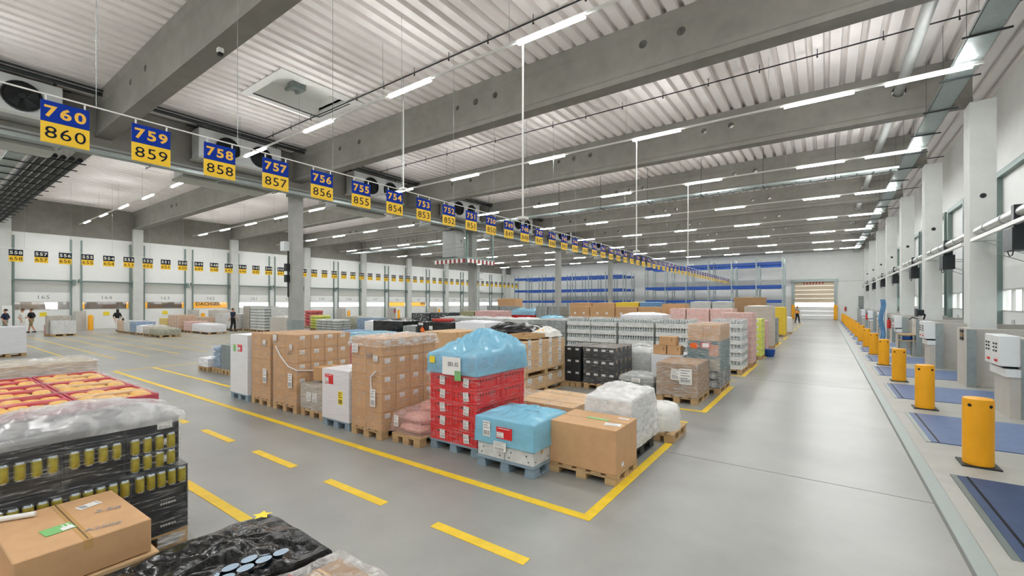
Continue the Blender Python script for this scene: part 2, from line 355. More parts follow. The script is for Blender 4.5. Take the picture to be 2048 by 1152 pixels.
# low grey dock buffers with yellow posts between the left doors
for i, y in enumerate(YB[1:9]):
    struct('wall_buffer', MB().box(-49.4, y + 3.62, 0, -48.3, y + 4.2, 1.5), 'guard_concrete')
struct('wall_end', MB().box(XL, YF, 0, -3.35, YF + .2, ZC + .3).box(.98, YF, 0, XR, YF + .2, ZC + .3).box(-3.35, YF, 4.95, .98, YF + .2, ZC + .3), 'wall_white')
struct('wall_back', MB().box(XL, YN - .2, 0, XR, YN, ZC + .3), 'wall_white')
struct('trim_1', MB().box(-3.4, YF - .04, 4.9, 4.4, YF - .01, 4.95).box(4.0, YF - .04, 0, 4.04, YF - .01, 8.6), 'curtain_grey')
# roller door in the end wall
rd = thing('door_40', 'tall roller door in the far end wall with red and white tape', 'roller door', (-1.2, YF, 0)); rd['kind'] = 'structure'
for k in range(9):
    z0 = k * .55
    if k == 3: MB().box(-3.3, YF + .02, z0, .95, YF + .05, z0 + .5).build('window_pane', 'glass', rd, world=True)
    else: MB().box(-3.3, YF + .02, z0, .95, YF + .08, z0 + .53).build('slat', 'slat_cream' if k > 3 else 'panel_white', rd, world=True)
fr = MB().box(-3.6, YF - .15, 0, -3.3, YF + .1, 5.1).box(.95, YF - .15, 0, 1.25, YF + .1, 5.1).box(-3.7, YF - .3, 4.9, 1.35, YF + .1, 5.25)
fr.build('frame', 'galvanized', rd, world=True)
t = MB()
for k in range(7): t.box(-2.35 + k * .34, YF - .02, 4.6, -2.2 + k * .34, YF, 4.85)
t.build('warning_tape', 'red_paint', rd, world=True)

# ---- right wall: piers, dock doors
w_ = MB().box(XR, YN, 7.0, XR + .2, YF, ZC + .3)
dockR = [y + 1.9575 for y in DOCK]
yy = YN
for y in dockR:
    if y + 1.5 > YF: break
    w_.box(XR, yy, 0, XR + .2, y - 1.5, 7.0); yy = y + 1.5
w_.box(XR, yy, 0, XR + .2, YF, 7.0)
struct('wall_right', w_, 'wall_white')
n = 0
for y in dockR:
    if y + 1.6 > YF: break
    n += 1; x = XR
    r_ = thing('door_%d' % (40 + n), 'white dock door in the right wall, %s from the camera' % ('first second third fourth fifth sixth seventh eighth ninth tenth eleventh twelfth'.split() + ['far'] * 9)[max(0, n - 3)], 'dock door', (x, y, 0)); r_['kind'] = 'structure'
    MB().box(x + .04, y - 1.5, 0, x + .12, y + 1.5, 1.9).build('lower_panel', 'panel_white', r_, world=True)
    MB().box(x + .04, y - 1.5, 2.68, x + .12, y + 1.5, 3.75).build('middle_panel', 'panel_white', r_, world=True)
    MB().box(x + .06, y - 1.5, 3.75, x + .14, y + 1.5, 7.0).build('upper_panel', 'panel_white', r_, world=True)
    MB().box(x + .08, y - 1.45, 1.9, x + .09, y + 1.45, 2.68).build('window_pane', 'glass', r_, world=True)
    f = MB().box(x + .03, y - 1.5, 1.86, x + .13, y + 1.5, 1.92).box(x + .03, y - 1.5, 2.64, x + .13, y + 1.5, 2.7)
    for s in (-.5, .5): f.box(x + .03, y + s - .03, 1.9, x + .13, y + s + .03, 2.66)
    f.build('window_frame', 'curtain_grey', r_, world=True)
    t = MB()
    for s in (-1, 1): t.box(x - .14, y + s * 1.55 - .06, 0, x + .04, y + s * 1.55 + .06, 6.9).box(x - .06, y + s * 1.72 - .03, 0, x + .02, y + s * 1.72 + .03, 6.9)
    t.box(x - .12, y - 1.6, 6.8, x + .05, y + 1.6, 7.0)
    t.build('track', 'track_green_grey', r_, world=True)
    MB().box(x + .02, y + .2, 1.1, x + .04, y + .5, 1.6).build('placard', 'curtain_grey', r_, world=True)
# bright unseen outdoors is the sky itself

# ---- right side: concrete guard walls, leveller plates, posts
for i, y in enumerate(DOCK):
    if y > 66: break
    o = struct('guard_wall', MB().box(3.0, y - .16, 0, 3.17, y + .82, 1.52).box(3.17, y + .2, 0, XR, y + .46, 1.5), 'guard_concrete')
    MB().box(3.0, y - .19, 0, 3.18, y - .16, 1.5).build('steel_facing', 'galvanized', o)
ORD = 'first second third fourth fifth sixth seventh eighth ninth tenth eleventh twelfth thirteenth fourteenth fifteenth sixteenth seventeenth eighteenth'.split()
pb = None
post = MB().lathe([(0, .02), (.155, .02), (.155, .87), (.15, .9), (.14, .906), (0, .906)], 24)
pm = post.mesh('post', 'bollard_yellow', True)
pbm = MB().box(-.19, -.19, 0, .19, .19, .022).mesh('base_plate', 'dark_metal')
rgm = MB().cyl((.15, 0, .82), (.159, 0, .82), .022, None, 12).mesh('lifting_hole', 'dark_metal')
plm = MB().box(1.36, .95, 0, 5.2, 3.2, .016).mesh('plate', 'plate_blue'); ed = MB().box(1.33, .95, 0, 1.37, 3.2, .02)
lipm = MB().box(1.44, .95, .016, 1.465, 3.2, .019).mesh('hinge_gap', 'rubber'); edm = MB().box(1.30, .93, .0, 1.36, 3.22, .012).mesh('frame_edge', 'steel_edge')
n = 0
for i, y in enumerate(DOCK):
    if y > 66: break
    if y > 0:
        o = thing('bollard', 'yellow steel bollard at the docks, %s from the camera' % ORD[n], 'bollard', (1.69, y, 0), 0, 'yellow bollards along the docks'); n += 1
        put('post', pm, o); put('base_plate', pbm, o); [put('lifting_hole', rgm, o, rz=a) for a in (-2.3, -.9, .7, 2.2)]
for i, y in enumerate(DOCK):
    if y > 62 or y < 0: continue
    o = thing('dock_leveler', 'blue steel dock leveller plate beyond the %s yellow bollard' % ORD[i - 3], 'dock leveler', (0, y, 0), 0, 'blue dock levellers')
    put('plate', plm, o); put('hinge_gap', lipm, o); put('frame_edge', edm, o)
o = thing('dock_leveler', 'nearest blue steel dock leveller plate, in front of the first bollard', 'dock leveler', (0, 4.605, 0), 0, 'blue dock levellers')
put('plate', plm, o); put('hinge_gap', lipm, o); put('frame_edge', edm, o)

# ---- control cabinets on every second guard wall
def cabinet(y, lab, k):
    o = thing('control_cabinet', lab, 'control cabinet', (2.9, y, .95), 0, 'white dock control cabinets')
    for j in (0, 1):
        a = y - .15 + j * .47
        MB().box(2.72, a, .98, 3.0, a + .46, 1.56).build('housing', 'cabinet_white', o, bevel=.01, world=True)
        b_ = MB()
        for r_ in range(3):
            for c_ in range(2): b_.cyl((2.715, a + .14 + c_ * .16, 1.4 - r_ * .07), (2.70, a + .14 + c_ * .16, 1.4 - r_ * .07), .018, None, 8)
        b_.build('button', 'dark_metal', o, world=True)
        MB().box(2.705, a + .17, 1.06, 2.72, a + .27, 1.09).cyl((2.72, a + .13, 1.08), (2.69, a + .13, 1.08), .025, None, 10).build('emergency_stop', 'red_paint', o, world=True)
    MB().tube([(2.86, y + .1, .98), (2.83, y + .3, .9), (2.9, y + .6, .98)], .03).box(2.8, y, .93, 2.98, y + .7, .98).build('cable_bundle', 'dark_metal', o, world=True)
    MB().box(2.8, y - .16, .78, 3.0, y + .82, .93).build('cable_duct', 'cabinet_white', o, world=True)
    struct('guard_wall', MB().box(2.86, y - .14, 0, 3.0, y + .8, .78), 'guard_concrete')
CW = [DOCK[i] for i in (4, 6, 8, 10, 12, 14)]
for k, y in enumerate(CW): cabinet(y, 'white push button control cabinet on the %s dock wall that has one' % ORD[k], k)
# black and brown label sign on the nearest bare guard wall
o = thing('notice_plate', 'small dark striped notice plate on the second guard wall end', 'notice', (2.99, DOCK[5] + .2, 1.25))
for k in range(3): MB().box(2.975, DOCK[5] + .12, 1.2 + k * .1, 2.998, DOCK[5] + .42, 1.28 + k * .1).build('stripe', ['dark_metal', 'wood_dark', 'dark_metal'][k], o, world=True)
# hose reel shelf, monitor, banner and extinguishers between the docks
y = DOCK[7]
o = thing('workbench', 'small dock workbench with a blue coiled strap under its top', 'workbench', (2.7, y, 0))
for a in (.62, .86): MB().box(2.5, y - .2, a, 3.0, y + .5, a + .04).build('shelf', 'wood', o, world=True)
MB().lathe([(.05, 0), (.2, 0), (.22, .06), (.2, .13), (.05, .13)], 16, 0, (2.74, y + .1, .67)).build('strap_coil', 'rack_blue', o, True, world=True)
for a in (2.52, 2.9):
    for b in (y - .18, y + .42): MB().box(a, b, 0, a + .06, b + .06, .86).build('leg', 'galvanized', o, world=True)
o = thing('monitor', 'black monitor on a swivel arm on top of the dock wall', 'monitor', (3.2, y + .3, 1.5))
MB().box(3.05, y + .1, 1.62, 3.1, y + .6, 1.95).build('screen', 'goods_dark', o, world=True)
MB().box(3.1, y + .2, 1.66, 3.3, y + .5, 1.9).build('housing', 'dark_metal', o, world=True)
MB().tube([(3.3, y + .35, 1.5), (3.35, y + .35, 1.7), (3.2, y + .35, 1.75)], .03).tube([(3.1, y, 1.52), (2.9, y - .1, 1.6), (2.8, y - .1, 1.5)], .02).build('arm', 'dark_metal', o, world=True)
y = DOCK[8] + .3
o = thing('banner_pole', 'narrow blue and white banner tied to a white post by the docks', 'banner', (2.35, y, 0))
MB().cyl((2.45, y, 0), (2.45, y, 2.3), .035, None, 10).box(2.35, y - .1, 0, 2.55, y + .1, .03).build('post', 'white_paint', o, world=True)
q = MB().grid(4, 14, lambda u, v: (2.2 + .2 * u + .05 * math.sin(v * 9), y - .05 + .05 * math.sin(u * 6 + v * 5), .35 + 2.0 * v))
q.grid(4, 14, lambda u, v: (2.2 + .2 * u + .05 * math.sin(v * 9), y - .03 + .05 * math.sin(u * 6 + v * 5), .35 + 2.0 * v))
q.build('banner_cloth', 'goods_blue', o, 'open', world=True)
ext = MB().lathe([(0, 0), (.085, 0), (.09, .05), (.09, .42), (.05, .5), (.03, .52), (0, .52)], 16)
exm = ext.mesh('cylinder', 'red_paint', True)
nzm = MB().box(-.03, -.03, .52, .03, .03, .6).tube([(.03, 0, .56), (.12, 0, .5), (.13, 0, .25)], .015).mesh('valve', 'dark_metal')
for k, (x, y, z, la) in enumerate([(2.905, DOCK[9] + .3, .75, 'red fire extinguisher on the dock wall behind the blue banner'), (2.905, DOCK[13] + .3, .75, 'red fire extinguisher on a dock wall near the far end'), (2.1, YF - .095, 1.1, 'fire extinguisher on the end wall beside the roller door'), (-48.205, YB[5] + 3.9, .8, 'red fire extinguisher on a buffer below the far left doors')]):
    o = thing('fire_extinguisher', la, 'fire extinguisher', (x, y, z), 0, 'red fire extinguishers'); put('cylinder', exm, o); put('valve', nzm, o)
o = thing('wall_cabinet', 'grey electrical cabinet on the far end wall near the docks', 'cabinet', (4.0, YF - .25, 1.2))
MB().box(3.4, YF - .3, 1.5, 4.6, YF - .02, 3.0).build('housing', 'goods_grey', o, world=True); MB().box(3.38, YF - .32, 1.4, 4.62, YF, 1.48).build('shelf', 'dark_metal', o, world=True)
for s, la in ((-3.45, 'yellow guard post left of the end roller door'), (1.1, 'yellow guard post right of the end roller door')):
    o = thing('guard_post', la, 'bollard', (s, YF - .5, 0)); MB().box(s - .2, YF - .6, .02, s + .2, YF - .35, 1.9).build('post', 'bollard_yellow', o, world=True, bevel=.02)
    MB().box(s - .25, YF - .65, 0, s + .25, YF - .3, .02).build('base_plate', 'dark_metal', o, world=True)
gpm = MB().lathe([(0, 0), (.17, 0), (.17, 1.1), (.1, 1.2), (0, 1.22)], 14).mesh('post', 'bollard_yellow', True)
for k, y in enumerate(YB[1:9]):
    o = put('guard_post', gpm, None, (-48.0, y + 4.4, 0)); tag(o, 'yellow guard post at the far left doors, %s from the left' % ORD[k], 'bollard', 'yellow posts at the left doors')

# ---- insulated drive tubes with motors above the right docks
for k, y in enumerate(YB[1:]):
    o = thing('door_drive', 'silver door drive tube with black motor over the %s right dock bay' % ORD[k], 'door drive', (4.0, y, 4.3), 0, 'door drive tubes on the right wall')
    MB().cyl((3.95, y + .75, 4.45), (3.95, y + 7.2, 4.45), .13, None, 14).cyl((3.95, y + .6, 4.45), (3.95, y + .75, 4.45), .1, .13, 14).build('tube', 'insulation', o, True, world=True)
    for a in (2.0, 4.6, 6.2): MB().cyl((3.95, y + a, 4.45), (3.95, y + a + .08, 4.45), .15, None, 14).build('collar', 'galvanized', o, True, world=True)
    MB().box(3.76, y + .5, 4.12, 3.86, y + 7.2, 4.22).build('rail', 'white_paint', o, world=True)
    MB().box(3.75, y + 3.3, 3.5, 4.1, y + 3.95, 4.05).box(3.8, y + 3.4, 4.0, 4.05, y + 3.6, 4.62).tube([(3.8, y + 3.4, 3.5), (3.8, y + 3.5, 3.38), (3.8, y + 3.7, 3.36), (3.8, y + 3.85, 3.5)], .012, 6).build('motor', 'dark_metal', o, world=True)
    for s in (.6, 7.1): MB().bar((3.8, y + s, 4.12), (5.25, y + s, 4.12), .025).bar((4.0, y + s, 4.12), (5.25, y + s, 3.5), .02).build('bracket', 'galvanized', o, world=True)

# ---- cable tray along the right wall, hung from the roof
o = thing('cable_tray', 'long perforated steel cable tray along the right wall', 'cable tray', (3.1, 0, 8.35))
MB().box(2.82, YN, 8.6, 3.38, YF, 8.615).box(2.82, YN, 8.6, 2.83, YF, 8.7).box(3.37, YN, 8.6, 3.38, YF, 8.7).build('tray', 'galvanized', o, world=True)
for a, b in ((2.95, .035), (3.08, .025), (3.2, .035)): MB().cyl((a, YN, 8.65), (a, YF, 8.65), b, None, 8).build('cable', 'dark_metal', o, world=True)
for k in range(26):
    y = 2 + k * 2.6
    MB().box(2.7, y - .02, 8.56, 3.55, y + .02, 8.6).bar((2.78, y, 8.58), (2.78, y, 10.2), .008).build('hanger', 'dark_metal', o, world=True)
o = thing('roof_pipe', 'thick grey pipe running through the beams near the right wall', 'pipe', (2.1, 0, 9.55))
MB().cyl((2.1, YN, 9.55), (2.1, YF, 9.55), .15, None, 16).build('tube', 'goods_grey_pipe', o, True, world=True)
for k, y in enumerate([10.3, 16.9, 24.8, 32.6, 40.4, 48.2]):
    o = thing('sprinkler_pipe', 'thin dark sprinkler pipe under the roof, %s bay from the camera' % ORD[k], 'pipe', (-10, y, 10.0), 0, 'sprinkler pipes under the roof')
    MB().cyl((-21.7, y, 10.02), (5.2, y, 10.02), .022, None, 8).build('tube', 'dark_metal', o, world=True)
    if k == 0: sph = MB().cyl((0, 0, 10.0), (0, 0, 10.2), .01, None, 5).cyl((0, 0, 9.93), (0, 0, 10.02), .03, .012, 6).mesh('sprinkler_head', 'dark_metal')
    for j in range(16): put('sprinkler_head', sph, o, (-11 + j * 1.6, 0, -10.0))

# ---- light strips: trunking, tubes, hangers
tubm = MB().box(-.88, -.041, -.026, .88, .041, 0).mesh('tube', 'tube_light')
capm = MB().box(-.9, -.024, -.02, .9, .024, .03).mesh('fitting', 'white_paint')
wirm = MB().cyl((0, 0, 0), (0, 0, 1.75), .006, None, 5).mesh('hanger', 'galvanized')
def light_strip(y, x0, x1, xs, lab, grp):
    o = thing('light_strip', lab, 'ceiling light', ((x0 + x1) / 2, y, 8.46), 0, grp); cx = (x0 + x1) / 2
    MB().box(x0, y - .026, 8.47, x1, y + .026, 8.53).build('trunking', 'white_paint', o, world=True)
    for x in xs:
        l = put('fitting', capm, o, (x - cx, 0, 0)); put('tube', tubm, l, (0, 0, -.02))
    k = 0
    while x0 + 1 + k * 4.8 < x1: put('hanger', wirm, o, (x0 + 1 + k * 4.8 - cx, 0, .05)); k += 1
XRL = [2.3, -.18, -5.15, -9.9, -14.65, -19.35]; XLL = [-27.9, -32.6, -37.3, -42.0, -46.6]
for k, y in enumerate(ROWS):
    nm = (['rear', 'overhead'] + ORD)[k]
    light_strip(y, -21.7, 3.4, XRL, 'white light strip over the right hall half, %s row from the camera' % nm, 'light strips over the right hall')
    light_strip(y, -49, -25.9, XLL, 'white light strip over the left hall half, %s row from the camera' % nm, 'light strips over the left hall')

# ---- lane number signs
def sign_row(x, y0, pitch, n, ztop, w_, h_, first, topm, botm, digm, word, rail_z, hang):
    up = MB().box(-.012, -w_ / 2, -h_, .012, w_ / 2, 0).mesh('upper_panel', topm); lo = MB().box(-.012, -w_ / 2, -2 * h_, .012, w_ / 2, -h_ - .004).mesh('lower_panel', botm)
    clip = MB().box(-.008, -.01, 0, .008, .01, rail_z).mesh('clip', 'white_paint')
    for k in range(n):
        a, b = first - k, first - k + 100; y = y0 + pitch * k; z = ztop - .003 * y
        o = thing('lane_sign', 'blue and yellow hanging lane sign reading %d above %d' % (a, b) if word else 'small hanging lane sign reading %d above %d' % (a, b), 'sign', (x, y, z), 0, 'hanging lane signs of the near row' if word else 'hanging lane signs of the far row')
        u = put('upper_panel', up, o); l = put('lower_panel', lo, o); put('clip', clip, o, (0, -w_ * .4, 0)); put('clip', clip, o, (0, w_ * .4, 0))
        hh = h_ * .56
        digits(MB(), str(a), hh, lambda p, q: (.015, p, -h_ / 2 + q), 0, .92, 1.18, .03).build('number', digm, u)
        digits(MB(), str(b), hh, lambda p, q: (.015, p, -1.5 * h_ + q), 0, .92, 1.18, .0).build('number', 'sign_ink', l)
    r_ = thing('sign_rail', 'thin white rail on wires carrying the %s lane signs' % ('near' if word else 'far'), 'rail', (x, y0, ztop))
    q = MB(); y1 = y0 - 4; y2 = y0 + pitch * n + 1
    q.bar((x, y1, ztop - .003 * y1 + rail_z + .02), (x, y2, ztop - .003 * y2 + rail_z + .02), .02).build('rail', 'white_paint', r_, world=True)
    y = y0 + .35
    while y < y2:
        z = ztop - .003 * y + rail_z + .03
        MB().cyl((x, y, z), (x, y, hang), .005, None, 5).build('wire', 'galvanized', r_, world=True); y += 2.1
sign_row(-9.6, 1.56, 1.068, 55, 5.265, .54, .315, 760, 'sign_blue', 'sign_yellow', 'sign_gold', True, .07, ZC)
sign_row(-41.0, 4.46, 1.09, 51, 5.5, .6, .37, 558, 'sign_navy', 'sign_yellow', 'sign_pale', False, .07, ZC)

# ---- air coolers on both sides of the girder
def cooler(y0, side, lab):
    L = 3.6; x0, x1 = (-23.2, -22.4) if side > 0 else (-25.4, -24.2); z0 = 8.5 if side > 0 else 7.95; z1 = z0 + 1.42
    o = thing('air_cooler', lab, 'air cooler', (x0, y0, z0), 0, 'air coolers at the girder')
    MB().box(x0, y0, z0 + .16, x1, y0 + L, z1).build('housing', 'cabinet_white', o, bevel=.02, world=True)
    MB().prism([(x0 - .05, z0 + .15), (x0 - .05, z0 + .05), (x0 + .3, z0), (x1 - .2, z0), (x1 + .1, z0 + .05), (x1 + .1, z0 + .15)], lambda p, q, t: (p, t, q), y0 - .05, y0 + L + .05).build('drip_tray', 'curtain_grey', o, world=True)
    if side < 0: MB().box(x1, y0 + .1, z0 + .25, x1 + .03, y0 + L - .1, z1 - .2).build('coil_grille', 'rubber', o, world=True)
    for c in ((1.15, 2.6) if side > 0 else ()):
        f = MB(); cy = y0 + c; cz = z0 + .75
        f.lathe([(.46, 0), (.5, 0), (.5, .1), (.46, .1), (.46, 0)], 24); f.v = [(x1 + a[2], cy + a[0], cz + a[1]) for a in f.v]
        fo = f.build('fan', 'dark_metal', o, True, world=True)
        MB().cyl((x1 + .002, cy, cz), (x1 + .015, cy, cz), .46, None, 24).build('opening', 'rubber', fo, world=False).location = -o.location
        bl_ = MB().cyl((x1 + .02, cy, cz), (x1 + .09, cy, cz), .1, None, 12)
        for a in range(5):
            t = a * 2 * PI / 5; c_, s_ = math.cos(t), math.sin(t); c2, s2 = math.cos(t + .7), math.sin(t + .7)
            bl_.add([(x1 + .03, cy + c_ * .08, cz + s_ * .08), (x1 + .06, cy + c2 * .08, cz + s2 * .08), (x1 + .07, cy + c2 * .43, cz + s2 * .43), (x1 + .03, cy + c_ * .43, cz + s_ * .43)], [(0, 1, 2, 3)])
        for rr in (.2, .3, .4):
            for t in range(24):
                a1, a2 = t * PI / 12, (t + 1) * PI / 12
                bl_.bar((x1 + .1, cy + rr * math.cos(a1), cz + rr * math.sin(a1)), (x1 + .1, cy + rr * math.cos(a2), cz + rr * math.sin(a2)), .004)
        bl_.build('blades', 'dark_metal', fo, world=False).location = -o.location
    b_ = MB()
    for s in (.15, L - .15): b_.bar((x0 + .3, y0 + s, z1), (x0 + .3, y0 + s, ZC), .03).bar((x1 - .2, y0 + s, z1), (x1 - .2, y0 + s, ZC), .03)
    b_.bar((x0 + .3, y0 - .3, z1 + .1), (x0 + .3, y0 + L + .3, z1 + .1), .04)
    b_.build('hanger', 'dark_metal', o, world=True)
for k, y in enumerate(YB):
    if k < 1 or k > 8: continue
    nm = ORD[k - 1]
    cooler(y - 4.85, 1, 'white twin fan air cooler above the signs, %s from the camera' % nm)
    cooler(y - 4.85, -1, 'air cooler hung on the far side of the girder, %s from the camera' % nm)
o = thing('service_pipe', 'grey pipes running below the girder behind the sign row', 'pipe', (-23.9, 0, 8.0))
MB().cyl((-22.95, YN, 8.22), (-22.95, YF, 8.22), .05, None, 8).build('thin_tube', 'goods_grey_pipe', o, True, world=True); MB().cyl((-23.1, YN, 8.1), (-23.1, YF, 8.1), .1, None, 12).build('tube', 'goods_grey_pipe', o, True, world=True)
o = thing('service_pipe', 'black pipes under the roof in front of the air coolers', 'pipe', (-22.0, 0, 9.95))
MB().cyl((-22.0, YN, 9.95), (-22.0, YF, 9.95), .07, None, 10).build('insulated_tube', 'black_pipe', o, True, world=True); MB().cyl((-21.85, YN, 10.05), (-21.85, YF, 10.05), .04, None, 8).build('thin_tube', 'black_pipe', o, True, world=True)
o = thing('service_tray', 'steel cable tray running below the girder', 'cable tray', (-23.4, 0, 7.9))
MB().box(-22.9, YN, 7.86, -22.5, YF, 7.88).box(-22.9, YN, 7.88, -22.89, YF, 7.96).box(-22.51, YN, 7.88, -22.5, YF, 7.96).build('tray', 'galvanized', o, world=True)
for k in range(20):
    y = 1 + k * 2.6
    MB().box(-23.35, y - .02, 7.82, -22.4, y + .02, 7.86).bar((-23.3, y, 7.84), (-23.3, y, 8.3), .015).build('bracket', 'galvanized', o, world=True)
o = thing('pipe_bundle', 'bundle of black insulated pipes crossing under the left roof', 'pipe', (-36, 4.2, 8.2))
for k in range(6): MB().cyl((-49.5, 3.35 + k * .25, 8.2), (-25.6, 3.35 + k * .25, 8.2), .09, None, 10).build('insulated_pipe', 'black_pipe', o, True, world=True)
for k in range(16): MB().box(-49 + k * 1.55, 2.6, 8.05, -48.96 + k * 1.55, 4.8, 8.09).build('crossbar', 'dark_metal', o, world=True)
MB().box(-49.5, 2.6, 8.1, -25.6, 3.1, 8.13).build('tray', 'galvanized', o, world=True)
for k, (y, la) in enumerate([(24.6, 'galvanised cable ladder crossing the right hall under the fourth beam'), (31.5, 'galvanised cable ladder crossing the left hall half')]):
    xa, xb = ((-21.6, 2.7), (-49, -25.9))[k]
    o = thing('cable_ladder', la, 'cable tray', ((xa + xb) / 2, y, 8.2))
    for a in (1.4, 1.97): MB().box(xa, y + a, 8.2, xb, y + a + .03, 8.3).build('side_rail', 'galvanized', o, world=True)
    j = 0
    while xa + j * .6 < xb: MB().box(xa + j * .6, y + 1.4, 8.2, xa + j * .6 + .05, y + 2, 8.22).build('rung', 'galvanized', o, world=True); j += 1
    j = 0
    while xa + 1 + j * 3 < xb:
        MB().bar((xa + 1 + j * 3, y + 1.41, 8.2), (xa + 1 + j * 3, y + 1.41, ZC), .02).box(xa + .98 + j * 3, y + 1.3, 8.16, xa + 1.02 + j * 3, y + 2.1, 8.2).build('hanger', 'dark_metal', o, world=True); j += 1
# antenna poles hanging from the light strips
for k, (x, y, z, la) in enumerate([(-5.9, 8.75, 4.25, 'white pole hanging from the nearest light strip'), (-5.9, 16.55, 4.2, 'white pole hanging from the second light strip'), (-5.9, 24.35, 4.2, 'white pole hanging from the third light strip'), (-12.3, 10.6, 6.3, 'short white pole hanging in front of the second beam')]):
    o = thing('hanging_pole', la, 'antenna pole', (x, y, z), 0, 'white poles hanging from the roof')
    MB().cyl((x, y, z), (x, y, 8.46 if k < 3 else 9.4), .022, None, 8).build('pole', 'white_paint', o, world=True)
    if k == 3: MB().cyl((x, y, 9.4), (x, y, ZC), .006, None, 5).build('wire', 'galvanized', o, world=True)
    MB().box(x - .1, y - .1, z - .06, x + .1, y + .1, z).build('antenna', 'white_paint', o, world=True)
o = thing('security_camera', 'white dome sensor under the first roof beam', 'sensor', (-12.5, 4.82, 8.5))
MB().box(-12.57, 4.75, 8.53, -12.43, 4.89, 8.65).build('housing', 'white_paint', o, bevel=.02, world=True); MB().box(-12.55, 4.77, 8.46, -12.45, 4.87, 8.53).build('lens', 'dark_metal', o, world=True)

# ---- cabinet platform hung on the second column
o = thing('service_platform', 'hanging platform with grey cabinet and hazard stripes on the second column', 'platform', (-24, 27.6, 5.6)); y = 27.6
MB().box(-25.45, y - 2.3, 5.55, -22.25, y + 1.3, 5.68).build('deck', 'track_green_grey', o, world=True)
MB().box(-25.05, y - 2.0, 5.78, -23.65, y - .9, 7.9).build('cabinet', 'goods_grey_pipe', o, bevel=.02, world=True)
MB().box(-25.15, y - 2.1, 5.68, -23.55, y - .8, 5.78).build('plinth', 'dark_metal', o, world=True)
MB().box(-23.65, y - 1.35, 7.0, -23.62, y - 1.3, 7.2).build('handle', 'dark_metal', o, world=True)
for (x, yy) in ((-23.50, y - .75), (-25.35, y + 1.2), (-22.45, y + 1.2)): MB().box(x - .06, yy - .06, 5.6, x + .06, yy + .06, 8.3 if x < -23.2 else 7.8).build('hanger_post', 'track_green_grey', o, world=True)
q = MB()
for z in (6.1, 6.45, 6.75): q.bar((-22.30, y - 2.25, z), (-22.30, y + 1.25, z), .018).bar((-25.40, y - 2.25, z), (-22.30, y - 2.25, z), .018)
for j in range(5): q.bar((-22.30, y - 2.2 + j * .85, 5.68), (-22.30, y - 2.2 + j * .85, 6.75), .018)
q.build('railing', 'track_green_grey', o, world=True)
for j, (a, b) in enumerate((((-25.55, y - 2.34), (-22.35, y - 2.34)), ((-22.21, y - 2.2), (-22.21, y + 1.2)))):
    for k in range(14):
        p0 = [a[i] + (b[i] - a[i]) * k / 14 for i in (0, 1)]; p1 = [a[i] + (b[i] - a[i]) * (k + 1) / 14 for i in (0, 1)]
        if j == 0: q = MB().box(p0[0], y - 2.36, 5.25, p1[0], y - 2.32, 5.55)
        else: q = MB().box(-22.23, p0[1], 5.25, -22.19, p1[1], 5.55)
        q.build('hazard_stripe', 'stripe_red' if k % 2 else 'paper', o, world=True)
q = MB()
for s in (0, .45): q.bar((-23.15, y - .2 + s, 0), (-23.15, y - .2 + s, 5.6), .025)
for j in range(20): q.bar((-23.15, y - .2, .2 + j * .27), (-23.15, y + .25, .2 + j * .27), .014)
for j in range(8): q.tube([(-23.15, y - .25, 1.6 + j * .5), (-22.75, y - .3, 1.6 + j * .5), (-22.55, y, 1.6 + j * .5), (-22.75, y + .35, 1.6 + j * .5), (-23.15, y + .3, 1.6 + j * .5)], .012, 5)
q.build('ladder', 'galvanized', o, world=True)
# meter box on the first column
o = thing('switch_box', 'small grey switch box with cables on the nearest column', 'switch box', (-23.8, 12.4, 3.3))
MB().box(-24.1, 12.2, 5.0, -23.7, 12.5, 5.5).build('housing', 'cabinet_white', o, world=True)
MB().tube([(-23.78, 12.46, 5.0), (-23.78, 12.46, 2.5)], .04).build('conduit', 'dark_metal', o, world=True)
for z in (3.3, 3.9): MB().box(-23.9, 12.3, z, -23.66, 12.5, z + .4).build('junction_box', 'dark_metal', o, world=True)

# ---- pallet racking in front of the end wall
def rack(x0, n, y, zs, bay, lab, dz=0):
    o = thing('pallet_rack', lab, 'pallet rack', (x0, y, 0), 0, 'blue and grey pallet racks'); D = 1.1
    q = None
    for i in range(n + 1):
        x = x0 + i * bay; u = MB()
        for yy in (y, y + D): u.box(x - .06, yy - .05, 0, x + .06, yy + .05, zs[-1] + .6 + dz)
        z = .3
        while z < zs[-1]: u.bar((x, y, z), (x, y + D, z + .6), .018).bar((x, y + D, z + .6), (x, y, z + 1.2), .018); z += 1.2
        u.build('upright', 'galvanized', o, world=True)
        if i < n:
            for z in zs:
                for yy in (y - .06, y + D + .01): MB().box(x + .06, yy, z - .3, x + bay - .06, yy + .05, z + .06).build('beam', 'rack_blue', o, world=True)
ZS = [2.45, 4.25, 7.05]
rack(-4.15 - 2.75 * 6, 6, 61.5, ZS, 2.75, 'empty blue and grey pallet rack nearest the roller door')
rack(-4.15 - 2.75 * 6, 6, 65.0, ZS, 2.75, 'empty pallet rack standing behind the one by the roller door')
rack(-23.9 - 2.75 * 7, 7, 61.5, [2.45, 4.2, 6.2], 2.75, 'empty blue and grey pallet rack in the left half of the hall')
rack(-23.9 - 2.75 * 7, 7, 65.0, [2.45, 4.2, 6.2], 2.75, 'empty pallet rack behind the left one at the end wall')
